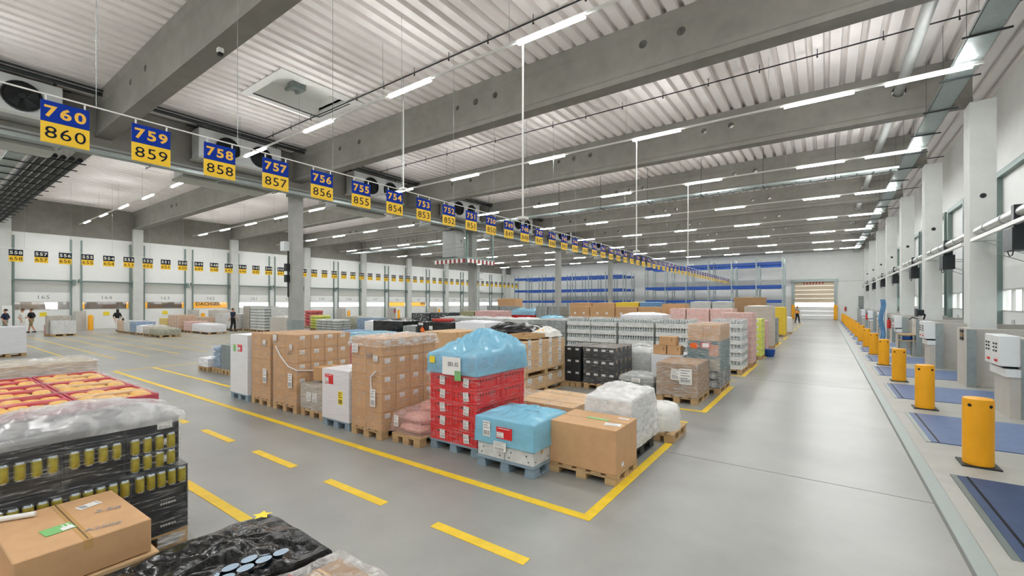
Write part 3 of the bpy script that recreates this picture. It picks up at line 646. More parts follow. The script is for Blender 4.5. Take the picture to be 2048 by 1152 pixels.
# ---- parked trailers outside the left docks
def trailer(y0, y1, m, lab, text=None, posts=True):
    q = thing('truck_trailer', lab, 'truck trailer', (-56, y0, -1.2))
    MB().box(-62, y0, -.1, -53.2, y1, 2.9).build('body', m, q, world=True)
    if text: letter(MB(), text, .36, lambda a, b: (-53.18, (y0 + y1) / 2 - .2 + a, 2.05 + b), 0, 1.1 if y1 - y0 > 2 else .6, .03, 1.0).build('lettering', 'tarp_brown', q, world=True)
    for x in (-55, -60): MB().cyl((x, y0 + .2, -.7), (x, y1 - .2, -.7), .5, None, 16).build('wheel', 'rubber', q, world=True)
    if posts:
        for s in (y0 + .15, y1 - .3): MB().box(-53.15, s, -.1, -53.05, s + .15, 2.9).build('corner_post', 'bollard_yellow', q, world=True)
trailer(9.5, 12.95, 'tarp_brown', 'dark brown trailer parked outside next to the white truck cab')
trailer(13.9, 17.3, 'tarp_brown', 'dark brown trailer parked outside next to the yellow lettered trailer')
trailer(17.9, 21.3, 'tarp_yellow', 'yellow trailer with dark lettering behind the dock door numbered 162', 'DACHSER', False)
trailer(49.4, 50.9, 'tarp_yellow', 'yellow trailer far along the left wall, beside the hanging platform', 'DACHSER', False)
q = thing('truck', 'white truck cab with brown trim outside the leftmost dock door', 'truck', (-58, 7.2, -1.2))
MB().prism([(-61, -.6), (-55, -.6), (-55, 1.6), (-55.5, 2.0), (-57, 3.0), (-61, 3.1)], lambda a, b, t: (a, t, b), 5.6, 8.0).build('cab', 'white_paint', q, world=True, bevel=.05)
MB().prism([(-54.96, 1.5), (-54.98, 1.6), (-55.48, 2.0), (-56, 2.3), (-55.9, 2.35), (-55.4, 2.05)], lambda a, b, t: (a, t, b), 5.9, 7.7).build('windscreen', 'tarp_brown', q, world=True)
for x in (-56.5, -60): MB().cyl((x, 5.6, -.7), (x, 8.0, -.7), .5, None, 16).build('wheel', 'rubber', q, world=True)

# ================================================================== goods
CACHE = {}
def cached(key, fn):
    if key not in CACHE: CACHE[key] = fn()
    return CACHE[key]
def pallet(cx, cy, w, d, kind, label, z=0, rz=0, h=.144):
    """deck plus three runners; wood shows gaps, plastic is closed and rounded"""
    m = {'wood': 'wood', 'dark': 'wood_dark', 'bluegrey': 'pallet_bluegrey', 'blue': 'pallet_blue', 'black': 'pallet_black'}[kind]; pl = kind not in ('wood', 'dark')
    nm = 'wooden' if not pl else {'bluegrey': 'blue-grey plastic', 'blue': 'blue plastic', 'black': 'black plastic'}[kind]
    o = thing('pallet', nm + ' pallet ' + label, 'pallet', (cx, cy, z), rz)
    def deck():
        b = MB()
        if pl:
            b.box(-w / 2, -d / 2, h - .03, w / 2, d / 2, h)
        else:
            for i in range(5): a = -w / 2 + i * (w - .13) / 4; b.box(a, -d / 2, h - .022, a + .13, d / 2, h)
            for s in (-d / 2, -.07, d / 2 - .14): b.box(-w / 2, s, h - .044, w / 2, s + .14, h - .022)
        return b.mesh('deck', m, bevel=.003)
    def runner():
        b = MB(); k = .07 if not pl else .075; t = .022
        if pl: b.prism([(-k, 0), (k, 0), (k * .8, h - .03), (-k * .8, h - .03)], lambda p, q, t_: (p, t_, q), -d / 2 + .01, -d / 2 + .17); b.prism([(-k, 0), (k, 0), (k * .8, h - .03), (-k * .8, h - .03)], lambda p, q, t_: (p, t_, q), -.08, .08); b.prism([(-k, 0), (k, 0), (k * .8, h - .03), (-k * .8, h - .03)], lambda p, q, t_: (p, t_, q), d / 2 - .17, d / 2 - .01); b.box(-k, -d / 2 + .02, 0, k, d / 2 - .02, .02)
        else:
            for y in (-d / 2, -.07, d / 2 - .14): b.box(-k, y, t, k, y + .14, h - .044)
            b.box(-k, -d / 2, 0, k, d / 2, t)
        return b.mesh('runner', m, bevel=.003)
    key = (round(w, 2), round(d, 2), kind, h)
    put('deck', cached(('d',) + key, deck), o)
    for s in (-w / 2 + .075, 0, w / 2 - .075): put('runner', cached(('r',) + key, runner), o, (s, 0, 0))
    return o
PAP = {}
def paper(w, h, face, lines=3, mats=('paper', 'ink_grey'), bars=True):
    """stuck-on sheet: face 'f' looks to -Y, 's' to +X, 't' up; centred on its middle"""
    def mk():
        b = MB(); T = .0025
        fn = {'f': lambda x, y, z: (x, -z, y), 's': lambda x, y, z: (z, x, y), 't': lambda x, y, z: (x, y, z)}[face]
        def bx(x0, y0, x1, y1, z0, z1, m):
            c = MB().box(x0, y0, z0, x1, y1, z1, m); b.add([fn(*v) for v in c.v], c.f, m)
        bx(-w / 2, -h / 2, w / 2, h / 2, 0, T, 0)
        for i in range(lines):
            y = h * (.38 - .16 * i); bx(-w * .4, y - h * .025, w * (.35 - .2 * (i % 2)), y + h * .025, T, T + .0006, 1)
        if bars:
            x = -w * .4
            while x < w * .36:
                bx(x, -h * .42, x + w * .03, -h * .12, T, T + .0006, 1); x += w * (.05 if int(x * 997) % 3 else .08)
        return b.mesh('label_sheet', mats)
    return cached(('p', round(w, 3), round(h, 3), face, lines, mats, bars), mk)
def scribble(text, h, face, m='ink', sx=1.0, bold=0.006):
    fn = {'f': lambda a, b: (a, -.0035, b), 's': lambda a, b: (.0035, a, b), 't': lambda a, b: (a, b, .0035)}[face]
    return cached(('w', text, h, face, m), lambda: letter(MB(), text, h, fn, 0, sx, bold).mesh('writing', m))

def carton_mesh(w, d, h, m='cardboard', pr=None, bev=.006):
    def mk():
        g = .003; b = MB().box(-w / 2 + g, -d / 2 + g, 0, w / 2 - g, d / 2 - g, h - .002); me0 = b.mesh('c', m, bevel=bev)
        b = MB(); b.v = [tuple(v.co) for v in me0.vertices]; b.f = [tuple(p.vertices) for p in me0.polygons]; b.m = [0] * len(b.f)
        b.box(-w / 2 + g + .01, -.004, h - .003, w / 2 - g - .01, .004, h - .0005, 2)
        b.box(-w / 2 + g + .006, -.024, h - .003, w / 2 - g - .006, .024, h - .001, 1)
        for s in (-1, 1): b.box(s * (w / 2 - g) - .0012, -.024, h * .72, s * (w / 2 - g) + .0012, .024, h - .004, 1)
        if pr:
            for fn in (lambda a, c: (a, -d / 2 + g - .0012, h * .42 + c), lambda a, c: (w / 2 - g + .0012, a, h * .42 + c)):
                k = h * .9
                b.add([fn(a * k, c * k) for a, c in ((0, .2), (.05, .1), (.035, .03), (0, .015), (-.035, .03), (-.05, .1))], [(0, 1, 2, 3, 4, 5)], 3)
                letter(b, pr, h * .1, lambda a, c: fn(a, c - h * .08), 3, .9, .01)
                b.add([fn(a * k, c * k) for a, c in ((-.16, -.19), (.16, -.19), (.16, -.17), (-.16, -.17))], [(0, 1, 2, 3)], 3)
        return b.mesh('carton', [m, 'tape', 'seam', 'print_pale'])
    return cached(('c', round(w, 3), round(d, 3), round(h, 3), m, pr), mk)

def shell(w, d, h, bulge=.012, amp=.012, seed=0, sub=9, top='flat', dome=0, z0=0.0, sag=0):
    """closed film or wrap skin around a load: four sides and a top, creased by noise"""
    b = MB(); n = sub; nh = max(6, int(sub * 1.2))
    def side(fn, L):
        def f(u, v):
            e = bulge * (math.sin(PI * min(1, max(0, v))) * .7 + .3) * (1 - abs(2 * u - 1) ** 6)
            e += amp * nz3(u * L * 5 + seed, v * h * 14, seed * 1.7) * (1 - abs(2 * u - 1) ** 8)
            return fn(u, z0 + v * (h - z0), e)
        b.grid(n, nh, f)
    side(lambda u, z, e: (-w / 2 + u * w, -d / 2 - e, z), w); side(lambda u, z, e: (w / 2 + e, -d / 2 + u * d, z), d)
    side(lambda u, z, e: (w / 2 - u * w, d / 2 + e, z), w); side(lambda u, z, e: (-w / 2 - e, d / 2 - u * d, z), d)
    def ft(u, v):
        e = (1 - abs(2 * u - 1) ** 4) * (1 - abs(2 * v - 1) ** 4)
        z = h + e * (dome + amp * 1.8 * nz3(u * w * 6 + seed, v * d * 6, seed * 2.1)) - sag * e
        return (-w / 2 + u * w, -d / 2 + v * d, z)
    b.grid(n * 2, n * 2, ft); return b
def drape(w, d, h, peaks, skirt, amp=.02, seed=0, n=34, flare=.03, freq=5, fold=0):
    """loose sheet over a load: heaps up at the peaks (x, y, height, spread), hangs down by skirt"""
    S = skirt; m = max(4, int(n * S / max(w, d)))
    def f(u, v):
        a = (u * 2 - 1) * (w / 2 + S); c = (v * 2 - 1) * (d / 2 + S)
        ea = max(0, abs(a) - w / 2); ec = max(0, abs(c) - d / 2); e = max(ea, ec)
        x = max(-w / 2, min(w / 2, a)); y = max(-d / 2, min(d / 2, c)); z = h - e
        if e == 0:
            edge = min(1, (w / 2 - abs(a)) / .06) * min(1, (d / 2 - abs(c)) / .06)
            for px, py, ph, ps in peaks:
                r = math.hypot(a - px, c - py); ang = math.atan2(c - py, a - px)
                z += fold * edge * min(1, r / (ps * .3)) * math.exp(-(r / (ps * 1.5)) ** 2) * (abs(math.sin(ang * 5.5 + seed + 1.3 * nz3(a * 3, c * 3, seed))) - .5)
                z += ph * math.exp(-(r / ps) ** 1.3) * (1 + .22 * math.sin(ang * 7 + seed) * min(1, r / ps))
            z += edge * amp * (nz3(a * freq + seed, c * freq, 3) + .5 * nz3(a * freq * 2.7, c * freq * 2.7 + seed, 5)); z = max(z, h - .05)
        else:
            o = flare * (e / S) + .5 * amp * nz3(a * freq * 1.6 + seed, c * freq * 1.6, z * 3) + .004
            if ea: x += math.copysign(o, a)
            if ec: y += math.copysign(o, c)
        return (x, y, z)
    return MB().grid(n + 2 * m, n + 2 * m, f)

def stick(root, face, x, z, w, h, off, lines=3, mats=('paper', 'ink_grey'), bars=True, name='label_sheet', lab=None, rz=0):
    """a sheet on the front (-Y) or right (+X) side of a load, off = distance of that side from the middle"""
    loc = {'f': (x, -off - .004, z), 's': (off + .004, x, z), 't': (x, z, off)}[face]
    o = put(name, paper(w, h, face, lines, mats, bars), root, loc)
    if face == 'f': o.rotation_euler = (0, rz, 0)
    if face == 's': o.rotation_euler = (rz, 0, 0)
    if face == 't': o.rotation_euler = (0, 0, rz)
    if lab: o['label'] = lab
    return o

def place(x0, x1, y0, y1, z=.144): return ((x0 + x1) / 2, (y0 + y1) / 2, z), x1 - x0, y1 - y0
def stack(x0, x1, y0, y1, zt, nx, ny, nz, label, short, m='cardboard', pr=None, labs='', fm='film_clear', pal='wood', name='carton_stack', cat='boxes', zb=.144, rz=0, group=None, skip=(), lw=.1, lh=.075):
    (cx, cy, z), w, d = place(x0, x1, y0, y1, zb); h = zt - zb
    if pal: pallet(cx, cy, w + .01, d, pal, 'under ' + short, 0 if zb < .2 else zb - .144, rz, .144 if zb >= .144 else zb)
    o = thing(name, label, cat, (cx, cy, z), rz, group); a, b, c = w / nx, d / ny, h / nz; me = carton_mesh(a, b, c, m, pr)
    for k in range(nz):
        for j in range(ny):
            for i in range(nx):
                if (i, j, k) in skip: continue
                if not (i == nx - 1 or j == 0 or k == nz - 1 or i == 0): continue
                q = put('carton', me, o, (-w / 2 + a * (i + .5), -d / 2 + b * (j + .5), c * k), .006 * math.sin(i * 3 + j * 5 + k * 7))
                if 's' in labs and i == nx - 1: put('label_sheet', paper(lw, lh, 's'), q, (a / 2 - .002, -b * .1, c * .78))
                if 'f' in labs and j == 0: put('label_sheet', paper(lw, lh, 'f'), q, (a * .1, -b / 2 + .002, c * .75))
    if fm: shell(w + .012, d + .012, h + .006, .008, .006, cx * 7 + cy).build('stretch_film', fm, o, 'open')
    return o, w, d, h
def wrapped(x0, x1, y0, y1, zt, m, label, short, pal='wood', dome=.03, amp=.012, bulge=.015, zb=.144, name='wrapped_load', cat='wrapped pallet load', fm=None, rz=0, group=None, sub=11):
    (cx, cy, z), w, d = place(x0, x1, y0, y1, zb); h = zt - zb
    if pal: pallet(cx, cy, w + .01, d, pal, 'under ' + short, 0, rz)
    o = thing(name, label, cat, (cx, cy, z), rz, group)
    shell(w, d, h, bulge, amp, cx * 3.1 + cy, sub, dome=dome).build('wrapped_goods', m, o, True)
    if fm: shell(w + .03, d + .03, h + .02, bulge + .005, amp, cx + 9, sub, dome=dome + .01).build('stretch_film', fm, o, 'open')
    return o, w, d, h
def bottles(x0, x1, y0, y1, zt, nz, label, short, mb='bottle', mt='tray_white', pal='wood', fm='film_milky', group=None, zb=.144):
    """layers of shrink-wrapped bottles: pale tray below, necks standing dark above it"""
    (cx, cy, z), w, d = place(x0, x1, y0, y1, zb); h = zt - zb; c = h / nz
    if pal: pallet(cx, cy, w + .01, d, pal, 'under ' + short)
    o = thing('bottle_stack', label, 'bottle trays', (cx, cy, z), 0, group)
    def mk():
        b = MB().box(-w / 2, -d / 2, 0, w / 2, d / 2, c * .5, 1).box(-w / 2 + .09, -d / 2 + .09, c * .5, w / 2 - .09, d / 2 - .09, c * .8, 2)
        r = .04; pts = []
        n = int(w / (2.1 * r)); pts += [(-w / 2 + (i + .5) * w / n, s * (d / 2 - r)) for i in range(n) for s in (-1, 1)]
        n = int(d / (2.1 * r)); pts += [(s * (w / 2 - r), -d / 2 + (i + .5) * d / n) for i in range(1, n - 1) for s in (-1, 1)]
        for x, y in pts:
            b.cyl((x, y, c * .5), (x, y, c * .72), r, r * .95, 7, 0, False).cyl((x, y, c * .72), (x, y, c * .86), r * .95, r * .35, 7, 0, False).cyl((x, y, c * .86), (x, y, c * .99), r * .38, None, 6, 1)
        return b.mesh('bottle_layer', [mb, mt, 'bottle_dark'])
    me = cached(('b', round(w, 2), round(d, 2), round(c, 3), mb, mt), mk)
    for k in range(nz): put('bottle_layer', me, o, (0, 0, c * k))
    if fm: shell(w + .012, d + .012, h + .01, .006, .006, cx + cy, 8).build('stretch_film', fm, o, 'open')
    return o, w, d, h
def pillow(w, d, h, seed=0):
    def f(u, v):
        a = u * 2 * PI; t = (v - .5) * PI
        c_, s_ = math.cos(a), math.sin(a); k = lambda q, e: math.copysign(abs(q) ** e, q)
        n = .04 * nz3(c_ * 2 + seed, s_ * 2, t)
        return (k(c_, .45) * k(math.cos(t), .5) * (w / 2) * (1 + n), k(s_, .45) * k(math.cos(t), .5) * (d / 2) * (1 + n), h / 2 + k(math.sin(t), .8) * h / 2)
    return MB().grid(16, 8, f)
def sacks(x0, x1, y0, y1, zt, nx, ny, nz, m, label, short, pal='wood', fm=None, group=None, zb=.144):
    (cx, cy, z), w, d = place(x0, x1, y0, y1, zb); h = zt - zb
    if pal: pallet(cx, cy, w, d, pal, 'under ' + short)
    o = thing('sack_stack', label, 'sacks', (cx, cy, z), 0, group); a, b, c = w / nx, d / ny, h / nz
    me = cached(('s', round(a, 2), round(b, 2), round(c, 2), m), lambda: pillow(a * 1.02, b * 1.02, c * 1.06).mesh('sack', m, True))
    for k in range(nz):
        for j in range(ny):
            for i in range(nx): put('sack', me, o, (-w / 2 + a * (i + .5), -d / 2 + b * (j + .5), c * k), .05 * math.sin(i + 2 * j + 3 * k))
    if fm: shell(w + .03, d + .03, h + .03, .01, .01, cx, 8).build('stretch_film', fm, o, 'open')
    return o, w, d, h
def crate_mesh(w, d, h, m='crate_red', m2='crate_dark'):
    def mk():
        g = .004; b = MB().box(-w / 2 + .02, -d / 2 + .02, 0, w / 2 - .02, d / 2 - .02, h - .004)
        for z0, z1 in ((0, .02), (h - .05, h - .008)): b.box(-w / 2 + g, -d / 2 + g, z0, w / 2 - g, d / 2 - g, z1)
        for s in (-1, 1):
            for t in (-.46, -.3, .3, .46): b.box(t * w - .008, s * (d / 2 - .015) - .009, .015, t * w + .008, s * (d / 2 - .015) + .009, h - .03); b.box(s * (w / 2 - .015) - .009, t * d - .008, .015, s * (w / 2 - .015) + .009, t * d + .008, h - .03)
            b.box(-w * .2, s * (d / 2 - .02) - .002, h * .58, w * .2, s * (d / 2 - .02) + .002, h * .78, 1)
            for t in range(-3, 4): b.box(s * (w / 2 - .02) - .002, t * d * .11 - .012, h * .56, s * (w / 2 - .02) + .002, t * d * .11 + .014, h * .72, 1)
        return b.mesh('crate', [m, m2], bevel=0)
    return cached(('k', round(w, 3), round(d, 3), round(h, 3), m), mk)

# ---------------------------------------------------------------- front row of the first marked block
wrapped(-11.25, -10.4, 4.55, 5.75, 1.47, 'wrap_white', 'tall white wrapped load with green and red stickers, left end of front row', 'the tall white wrapped load', 'bluegrey', .01, .006, .004)
o = bpy.data.objects['wrapped_load']
stick(o, 'f', -.2, 1.02, .13, .16, .6, 2, ('label_green', 'label_yellow'), False, 'sticker'); stick(o, 'f', .06, 1.03, .22, .16, .6, 1, ('red_label', 'paper'), False, 'sticker'); stick(o, 'f', .03, 1.01, .12, .08, .605, 2, name='sticker')
stack(-10.33, -9.5, 4.6, 5.8, 1.54, 2, 4, 5, 'film-wrapped stack of brown cartons beside the tall white load', 'the carton stack beside the tall white load', pr='Dallmayr', rz=.0)
o = bpy.data.objects['carton_stack']; stick(o, 'f', .22, .5, .15, .3, .615); stick(o, 'f', .2, 1.2, .12, .12, .615); stick(o, 'f', -.2, 1.15, .001, .001, .5) if False else None
o, w, d, h = stack(-9.38, -8.46, 4.6, 5.8, 1.56, 2, 4, 5, 'largest film-wrapped stack of brown cartons, with a diagonal film rope across it', 'the largest carton stack', pr='Dallmayr', labs='s')
stick(o, 'f', .25, .5, .15, .28, .615); stick(o, 'f', .28, 1.17, .1, .1, .615); stick(o, 'f', -.35, 1.33, .14, .12, .615)
MB().tube([(-.32, -.615, 1.15), (-.1, -.62, .95), (.2, -.625, .78), (.47, -.6, .72), (.49, -.1, .66), (.48, .4, .72)], .012, 6).build('film_rope', 'wrap_white', o, True)
put('writing', scribble('55k', .07, 'f', 'ink_grey'), o, (.2, -.612, 1.05))
o, w, d, h = stack(-8.4, -7.62, 4.65, 5.5, .62, 1, 1, 1, 'single wide wrapped carton with two paper sheets, a smaller box on its top', 'the single wide carton', fm='film_milky', m='cardboard_grey')
stick(o, 'f', -.08, .25, .16, .17, .43); stick(o, 'f', .12, .25, .16, .17, .43)
b = put('cardboard_box', carton_mesh(.5, .45, .26, 'cardboard'), None, (-8.0, 5.05, .675), .05); tag(b, 'small brown carton resting on the single wide wrapped carton', 'box')
o, w, d, h = wrapped(-7.4, -6.6, 4.5, 5.7, 1.02, 'wrap_white', 'half-height white wrapped load with red and yellow stickers', 'the half-height white load', 'bluegrey', .01, .006, .004)
stick(o, 'f', -.18, .7, .25, .17, .6, 1, ('red_label', 'paper'), False, 'sticker'); stick(o, 'f', -.24, .68, .1, .1, .605, 2, name='sticker'); stick(o, 'f', .16, .4, .13, .23, .6, 3, ('label_yellow', 'ink'), True, 'sticker')
o, w, d, h = stack(-6.53, -5.74, 4.5, 5.7, 1.62, 2, 4, 5, 'stack of brown printed cartons with white side labels, left of the pink load', 'the printed cartons left of the pink load', pr='Dallmayr', labs='s')
stick(o, 'f', .2, .52, .13, .28, .615); stick(o, 'f', -.27, 1.3, .16, .15, .615); stick(o, 'f', .27, 1.16, .11, .09, .615)
put('writing', scribble('SS4', .09, 'f', 'ink_grey'), o, (.1, -.615, 1.2))
MB().tube([(.28, -.62, .95), (.16, -.63, .85), (.17, -.63, .7), (.2, -.63, .6)], .012, 6).build('film_rope', 'wrap_white', o, True)
drape(.8, 1.22, 1.5, [(.1, .1, .03, .3)], .16, .03, 4).build('film_cap', 'film_milky', o, 'open')
# pink film load
pallet(-5.29, 5.15, .64, 1.1, 'wood', 'under the low pink film load')
o = thing('wrapped_load', 'low load in pinkish film with a white tag, left of the red crates', 'wrapped pallet load', (-5.29, 5.15, .144))
for k, (a, b, z, dx, dy) in enumerate([(.6, 1.0, 0, 0, 0), (.58, .9, .13, -.01, .04), (.5, .6, .26, 0, .2)]):
    put('sack', pillow(a, b, .15, k).mesh('sack', 'goods_pink', True), o, (dx, dy, z))
drape(.62, 1.04, .3, [(.05, .35, .22, .35), (-.1, -.1, .04, .3)], .28, .03, 2, 30, .03).build('stretch_film', 'film_pink', o, 'open')
stick(o, 'f', -.2, .2, .1, .17, .56)
b = put('cardboard_box', carton_mesh(.34, .4, .3, 'cardboard_pale'), o, (.12, .3, .26)); b.name = 'carton'
# red crates under blue film
X0, X1, Y0, Y1 = -4.92, -3.98, 4.75, 5.97
pallet((X0 + X1) / 2, (Y0 + Y1) / 2, .96, 1.2, 'bluegrey', 'under the red crates')
o = thing('crate_stack', 'stack of red plastic crates wrapped under a peaked sky-blue film hood', 'crates', ((X0 + X1) / 2, (Y0 + Y1) / 2, .146))
me = crate_mesh(.465, .605, .2); tg = paper(.1, .13, 'f')
for k in range(6):
    for j in (0, 1):
        for i in (0, 1):
            q = put('crate', me, o, (-.2325 + .465 * i, -.3025 + .605 * j, .2 * k), .01 * math.sin(k * 3 + i))
            if j == 0: t = put('label_sheet', tg, q, (.03, -.302, .1)); t.rotation_euler = (0, .12 * math.sin(k * 2.3 + i * 4), 0)
shell(.96, 1.24, 1.22, .008, .008, 3, 10).build('stretch_film', 'film_clear', o, 'open')
drape(.97, 1.25, 1.27, [(.02, .12, .36, .42), (-.25, -.2, .05, .3), (.3, .4, .1, .2)], .26, .022, 8, 70, .008, 3.5, .06).build('film_hood', 'film_blue', o, 'open')
shell(.975, 1.255, 1.27, .008, .008, 5, 10, z0=.98).build('hood_band', 'film_bluegrey', o, 'open')
stick(o, 'f', .02, 1.13, .36, .26, .645, 0, bars=False); stick(o, 'f', .15, 1.0, .12, .14, .652, 2, ('label_green', 'ink_grey'), False); stick(o, 'f', -.37, 1.2, .11, .1, .645, 0, ('label_yellow', 'ink'), False, 'sticker')
put('writing', scribble('551.32', .055, 'f'), o, (.06, -.656, 1.16))
# blue film over white boxes
pallet(-3.4, 5.02, .92, .84, 'bluegrey', 'under the white boxes in blue film')
o = thing('carton_stack', 'white boxes under bright blue film with a red label, beside the large plain box', 'boxes', (-3.4, 5.02, .146))
for k in range(3):
    for j in (0, 1):
        for i in (0, 1):
            q = put('carton', carton_mesh(.45, .41, .17, 'goods_white'), o, (-.225 + .45 * i, -.205 + .41 * j, .172 * k))
            h_ = MB()
            for s in (-.15, .15): h_.cyl((s, -.2055, .05), (s, -.2035, .05), .01, None, 8).cyl((s * .8, -.2055, .12), (s * .8, -.2035, .12), .01, None, 8).cyl((.2255, s, .05), (.2235, s, .05), .01, None, 8)
            put('vent_holes', cached('vent', lambda: h_.mesh('vent_holes', 'ink')), q)
drape(.93, .85, .53, [(.2, .1, .06, .3), (-.2, .1, .03, .3)], .34, .018, 5, 50, .006, 4, .03).build('film_hood', 'film_blue', o, 'open')
stick(o, 'f', .02, .36, .25, .15, .435, 1, ('red_label', 'paper'), False, 'sticker'); stick(o, 'f', -.04, .335, .11, .07, .44, 2); stick(o, 'f', -.27, .38, .12, .2, .435); stick(o, 'f', -.05, .18, .2, .12, .437, 3)
put('writing', scribble('551.24', .06, 't'), o, (.2, -.05, .6))
# large plain carton
pallet(-2.49, 5.36, .92, .74, 'wood', 'under the large plain brown box', 0, 0, .12)
o = put('cardboard_box', carton_mesh(.92, .72, .545, 'board_plain'), None, (-2.49, 5.36, .121)); tag(o, 'large plain brown cardboard box at the front corner by the yellow line', 'box')
put('label_sheet', paper(.2, .12, 't', 2), o, (.32, -.12, .5455), .2); put('label_sheet', paper(.3, .07, 't', 1, ('label_green', 'paper'), False), o, (.05, .03, .546)); put('label_sheet', paper(.14, .06, 't', 1), o, (.33, .22, .546))
put('label_sheet', paper(.07, .05, 's', 1, ('paper', 'ink'), False), o, (.4585, -.15, .09))
# white wrapped boxes on a black base
pallet(-2.47, 6.3, .64, 1.02, 'black', 'under the white wrapped boxes behind the large plain box')
o, w, d, h = stack(-2.79, -2.15, 5.8, 6.8, .86, 2, 3, 2, 'white boxes wrapped in white film behind the large plain box', 'none', m='goods_white', fm=None, pal=None)
drape(.66, 1.02, .72, [(-.12, .1, .12, .3), (.1, .2, .05, .3)], .66, .022, 6, 40, .05, 6).build('film_cover', 'film_white', o, 'open')
for s in (-.1, .2): MB().box(s, -.516, .08, s + .07, -.512, .66).build('film_strip', 'wrap_white', o)
pallet(-2.2, 7.42, .56, .8, 'wood', 'under the small white bag by the yellow line')
o = thing('bagged_load', 'small white plastic bagged load with a red sticker at the yellow line', 'bagged load', (-2.2, 7.42, .144))
MB().grid(18, 10, lambda u, v: ((lambda r, a: (r * .27 * math.cos(a), r * .38 * math.sin(a), .42 * v ** .9 + .04 * nz3(math.cos(a) * 2, math.sin(a) * 2, v * 3)))((1 - v ** 5) ** .5 * (1 + .08 * nz3(math.cos(u * 2 * PI) * 3, math.sin(u * 2 * PI) * 3, v * 4)), u * 2 * PI))).build('bag', 'bag_white', o, True)
MB().lathe([(0, .06), (.05, .055), (.06, .0)], 10, 0, (-.1, -.2, .38)).build('sticker', 'red_label', o, True)
# flat cartons behind
stack(-4.45, -3.3, 6.35, 7.5, .5, 2, 2, 2, 'low stack of flat pale cartons between the white boxes and the pallet tower', 'the low flat cartons', m='cardboard_pale', fm='film_clear')
stack(-5.6, -4.55, 6.5, 7.6, .42, 2, 2, 2, 'low film-covered carton stack behind the red crates', 'the low cartons behind the red crates', m='cardboard_dark', labs='s', fm='film_milky')
# pallet tower
stack(-6.4, -5.6, 8.4, 10.3, .42, 2, 4, 1, 'lowest layer of labelled cartons in the tower behind the red crates', 'the carton tower behind the red crates', m='cardboard_pale', labs='s', lh=.14, lw=.16)
stack(-6.4, -5.6, 8.4, 10.3, 1.28, 2, 4, 3, 'tower of pale cartons with long white labels standing behind the red crates', 'the upper part of the carton tower', m='cardboard_pale', labs='s', zb=.58, lw=.12, lh=.2)
o = thing('wooden_tray', 'shallow wooden tray lying on the pale carton tower', 'tray', (-6.05, 9.1, 1.325))
MB().box(-.32, -.4, 0, .32, .4, .02).build('base', 'wood', o); MB().box(-.32, -.4, .02, -.3, .4, .1).box(.3, -.4, .02, .32, .4, .1).box(-.3, -.4, .02, .3, -.38, .1).box(-.3, .38, .02, .3, .4, .1).build('rim', 'wood', o)
o = thing('plastic_bag', 'white plastic bag heaped on the pale carton tower', 'bag', (-5.98, 9.95, 1.325))
drape(.56, .6, .08, [(0, 0, .16, .22), (.12, .1, .05, .2)], .08, .03, 9, 26, .02, 6).build('bag', 'bag_white', o, True); put('contents', pillow(.3, .3, .12).mesh('contents', 'chip_orange', True), o, (-.05, -.05, .06))
# ---------------------------------------------------------------- second block
stack(-5.62, -5.15, 10.3, 11.5, 1.06, 2, 3, 3, 'narrow stack of black boxes with small white labels, left of the wider black stack', 'the narrow black box stack', m='box_black', labs='f', lw=.09, lh=.05, fm=None)
o, w, d, h = stack(-5.06, -4.22, 10.3, 11.5, 1.07, 4, 4, 3, 'wide stack of black boxes with small white labels under clear film', 'the wide black box stack', m='box_black', labs='f', lw=.1, lh=.055)
o, w, d, h = wrapped(-3.9, -3.16, 9.9, 10.7, .5, 'goods_grey', 'low grey load with domed clear film between the black boxes and the brown carton block', 'the low grey film load', dome=.0)
drape(.76, .81, .37, [(0, 0, .06, .3)], .12, .02, 12).build('film_cap', 'film_milky', o, 'open')
for s in (-.25, 0, .25): stick(o, 'f', s, .12, .14, .14, .42)
stick(o, 'f', 0, .28, .2, .1, .43)
o, w, d, h = wrapped(-4.5, -3.78, 11.65, 12.4, .85, 'wrap_grey', 'rounded cloudy film bundle behind the low grey load', 'the cloudy film bundle', bulge=.03, dome=.12, amp=.02)
drape(.74, .77, .75, [(0, 0, .2, .4)], .5, .03, 15, 30, .05).build('film_hood', 'film_milky', o, 'open')
o, w, d, h = stack(-3.09, -2.22, 9.95, 11.1, .87, 2, 3, 5, 'film-wrapped block of flat brown cartons with two big paper sheets at the aisle corner', 'the flat brown carton block', m='cardboard_dark', fm='film_milky')
stick(o, 'f', -.02, .48, .18, .24, .59, 4, rz=.1); stick(o, 'f', .2, .45, .26, .34, .595, 5)
# display tower
X0, X1, Y0, Y1 = -2.78, -2.04, 11.4, 12.8
pallet((X0 + X1) / 2, (Y0 + Y1) / 2, .75, 1.4, 'wood', 'under the tall dark teal display tower')
o = thing('display_tower', 'tall film-wrapped tower, dark teal below and brown cartons on top, with orange sticker', 'wrapped pallet load', ((X0 + X1) / 2, (Y0 + Y1) / 2, .146))
MB().box(-.37, -.7, 0, .37, .7, .42).build('base_box', 'goods_dark', o, bevel=.005); MB().box(-.36, -.69, .42, .36, .69, 1.12).build('display_box', 'goods_teal', o, bevel=.005)
for z in (.1, .3):
    q = MB()
    for (fn) in (lambda a, b: (.22 + a, -.703, z + b), lambda a, b: (.373, -.2 + a, z + b)):
        for r, t in ((.07, .055), (.035, .0)):
            n = 20; vs = [fn(r * math.cos(2 * PI * i / n), r * math.sin(2 * PI * i / n)) for i in range(n)] + [fn(t * math.cos(2 * PI * i / n), t * math.sin(2 * PI * i / n)) for i in range(n)]
            q.add(vs, [(i, (i + 1) % n, n + (i + 1) % n, n + i) for i in range(n)])
    q.build('ring_print', 'paper', o, 'open')
